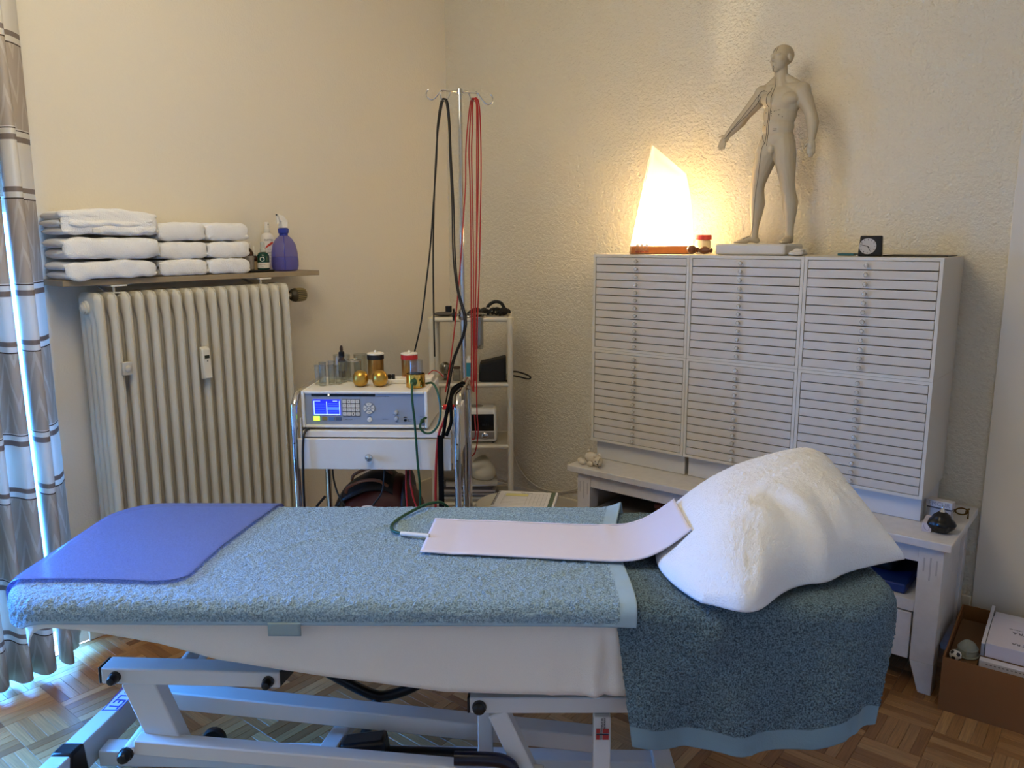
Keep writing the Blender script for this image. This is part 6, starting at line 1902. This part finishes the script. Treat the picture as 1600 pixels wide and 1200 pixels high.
MB().lathe([(.016, 0), (.016, .010), (.013, .012), (0, .0125)], (.118, -.0022, .041), (0, -1, 0), 22, cap=False).build('tuning_knob', CHROME, rd)
MB().lathe([(.034, 0), (.034, .0012), (.03, .0015), (0, .0005)], (.075, .062, .178), n=28, cap=False).build('speaker_grille', mat('grille_grey', '#8e8678', .5), rd)
text('clock_digits', '16:51', .018, mat('digit_dim', '#20242c', .3), rd, frameM((.12, -.0025, .095), (1, 0, 0), (0, 0, 1)))
for x in (.02, .158): MB().cyl((x, .02, 0), (x, .02, .006), .007).build('foot', BLACK_PLASTIC, rd); MB().cyl((x, .1, 0), (x, .1, .006), .007).build('foot', BLACK_PLASTIC, rd)
z = .0092
MG = [('#8f8a86', .006), ('#b9b3a8', .010), ('#5b5a60', .007), ('#c3bdb2', .012), ('#77706a', .006), ('#a8a19a', .010), ('#403b3a', .014), ('#b5afa6', .009)]
for i, (c, h) in enumerate(MG):
    t = thing('magazine', ['grey', 'pale', 'slate', 'cream', 'taupe', 'light grey', 'dark', 'off-white'][i] + ' magazine in the pile on the bottom rack shelf, ' + ['lowest of all', 'second from the bottom', 'third from the bottom', 'fourth from the bottom', 'fourth from the top', 'third from the top', 'second from the top', 'uppermost of all'][i], 'magazine', on_rack(.19 + rh.uniform(-.012, .008), .135 + rh.uniform(-.01, .01), 3, z), KA + R(rh.uniform(-4, 4)), 'magazines on the rack')
    MB().box(-.145, -.105, 0, .115, .105, h).build('pages', mat('pages_%d' % i, c, .5), t, bevel=.001)
    MB().box(-.146, -.106, h + .0001, .116, .106, h + .0008).build('cover', mat('cover_%d' % i, c, .35, var=(20, .2)), t)
    z += h + .0011
pb_ = thing('plastic_bag', 'crumpled cream bag lying on the magazine pile in the rack', 'bag', on_rack(.215, .12, 3, z + .001), KA)
mb = MB().ball((0, 0, .058), (.068, .06, .058), 44, 30)
V2 = []
for v in mb.v:
    x, y, q = v
    d = .012 * math.sin(34 * x + 21 * y) + .010 * math.sin(47 * q - 25 * x + 2) + .008 * math.sin(61 * y + 40 * q) 
    n_ = Vector((x / .068, y / .06, (q - .058) / .058)).normalized()
    p = Vector(v) + n_ * d
    V2.append((p.x + .02 * max(0, (p.z - .06) / .06), p.y, max(p.z, 0)))
mb.v = V2
mb.build('bag_folds', mat('cream_film', '#d2c8ae', .35), pb_, angle=45)
gb2 = thing('grey_pouch', 'dark grey rolled pouch under the cream bag on the magazines', 'pouch', on_rack(.085, .10, 3, z + .001), KA)
MB().lathe([(.02, -.05), (.042, -.045), (.045, 0), (.042, .045), (.02, .05)], (0, 0, .046), (1, 0, 0), 24).build('pouch_roll', mat('grey_pouch', '#6e675c', .6, bump=(30, .004)), gb2)

# white lead along the right wall
o = MB().tube([(.47, -.022, .45), (.50, -.018, .36), (.56, -.018, .285), (.63, -.018, .245), (.70, -.018, .231), (.80, -.018, .238), (.90, -.018, .270), (1.02, -.018, .33), (1.15, -.018, .40)], .0042, 8, 6).build('wall_lead', mat('white_lead', '#c9bfa8', .5))
tag(o, 'thin pale lead sagging along the right wall between rack and bench', 'cable')

# ================================================================== STOOL WITH FORM PAD
so = thing('stool', 'low stool with a round cream seat behind the couch', 'stool', (1.205, -.895, 0))
MB().lathe([(.15, .465), (.168, .470), (.172, .482), (.165, .494), (.14, .4985), (0, .499)], n=36, cap=False).build('seat', mat('cream_seat', '#cfc7b2', .45), so)
for k in range(4):
    a = PI / 4 + k * PI / 2
    MB().cyl((.11 * math.cos(a), .11 * math.sin(a), .466), (.15 * math.cos(a), .15 * math.sin(a), 0), .013).build('leg', WHITE_PLASTIC, so)
fpd = thing('form_pad', 'stack of ring-bound forms with a yellow-marked table on the stool', 'papers', (1.235, -.875, .5), R(30))
MB().box(-.125, -.105, 0, .105, .10, .014).build('paper_stack', CARD_WHITE, fpd, bevel=.001)
MB().box(.106, -.105, 0, .122, .10, .0145).build('green_board', mat('board_green', '#5b6a58', .6), fpd)
MB().box(.124, -.105, 0, .134, .095, .018).build('white_board_edge', CARD_WHITE, fpd, bevel=.002)
MB().box(-.085, .035, .0142, .01, .065, .0146).build('yellow_mark', mat('highlighter', '#d8cf8a', .6), fpd)
b = MB()
LN = mat('form_line', '#8c887f', .6)
for k in range(9): b.box(-.09, .068 - .018 * k, .0142, .09, .0688 - .018 * k, .0145)
for x in (-.09, .01, .026, .042, .058, .074, .09): b.box(x, -.08, .0142, x + .0008, .068, .0145)
b.build('printed_table', LN, fpd)
text('heading', 'Testprotokoll', .009, INK, fpd, frameM((.0, .08, .0142), (1, 0, 0), (0, 1, 0)), .0002)
b = MB()
for k in range(14): b.tube([(-.118 - .004, -.09 + .0135 * k, .004), (-.126, -.09 + .0135 * k, .010), (-.122, -.09 + .0135 * k, .0165), (-.114, -.09 + .0135 * k, .0155)], .001, 5, 2)
b.build('ring_binding', INK, fpd)
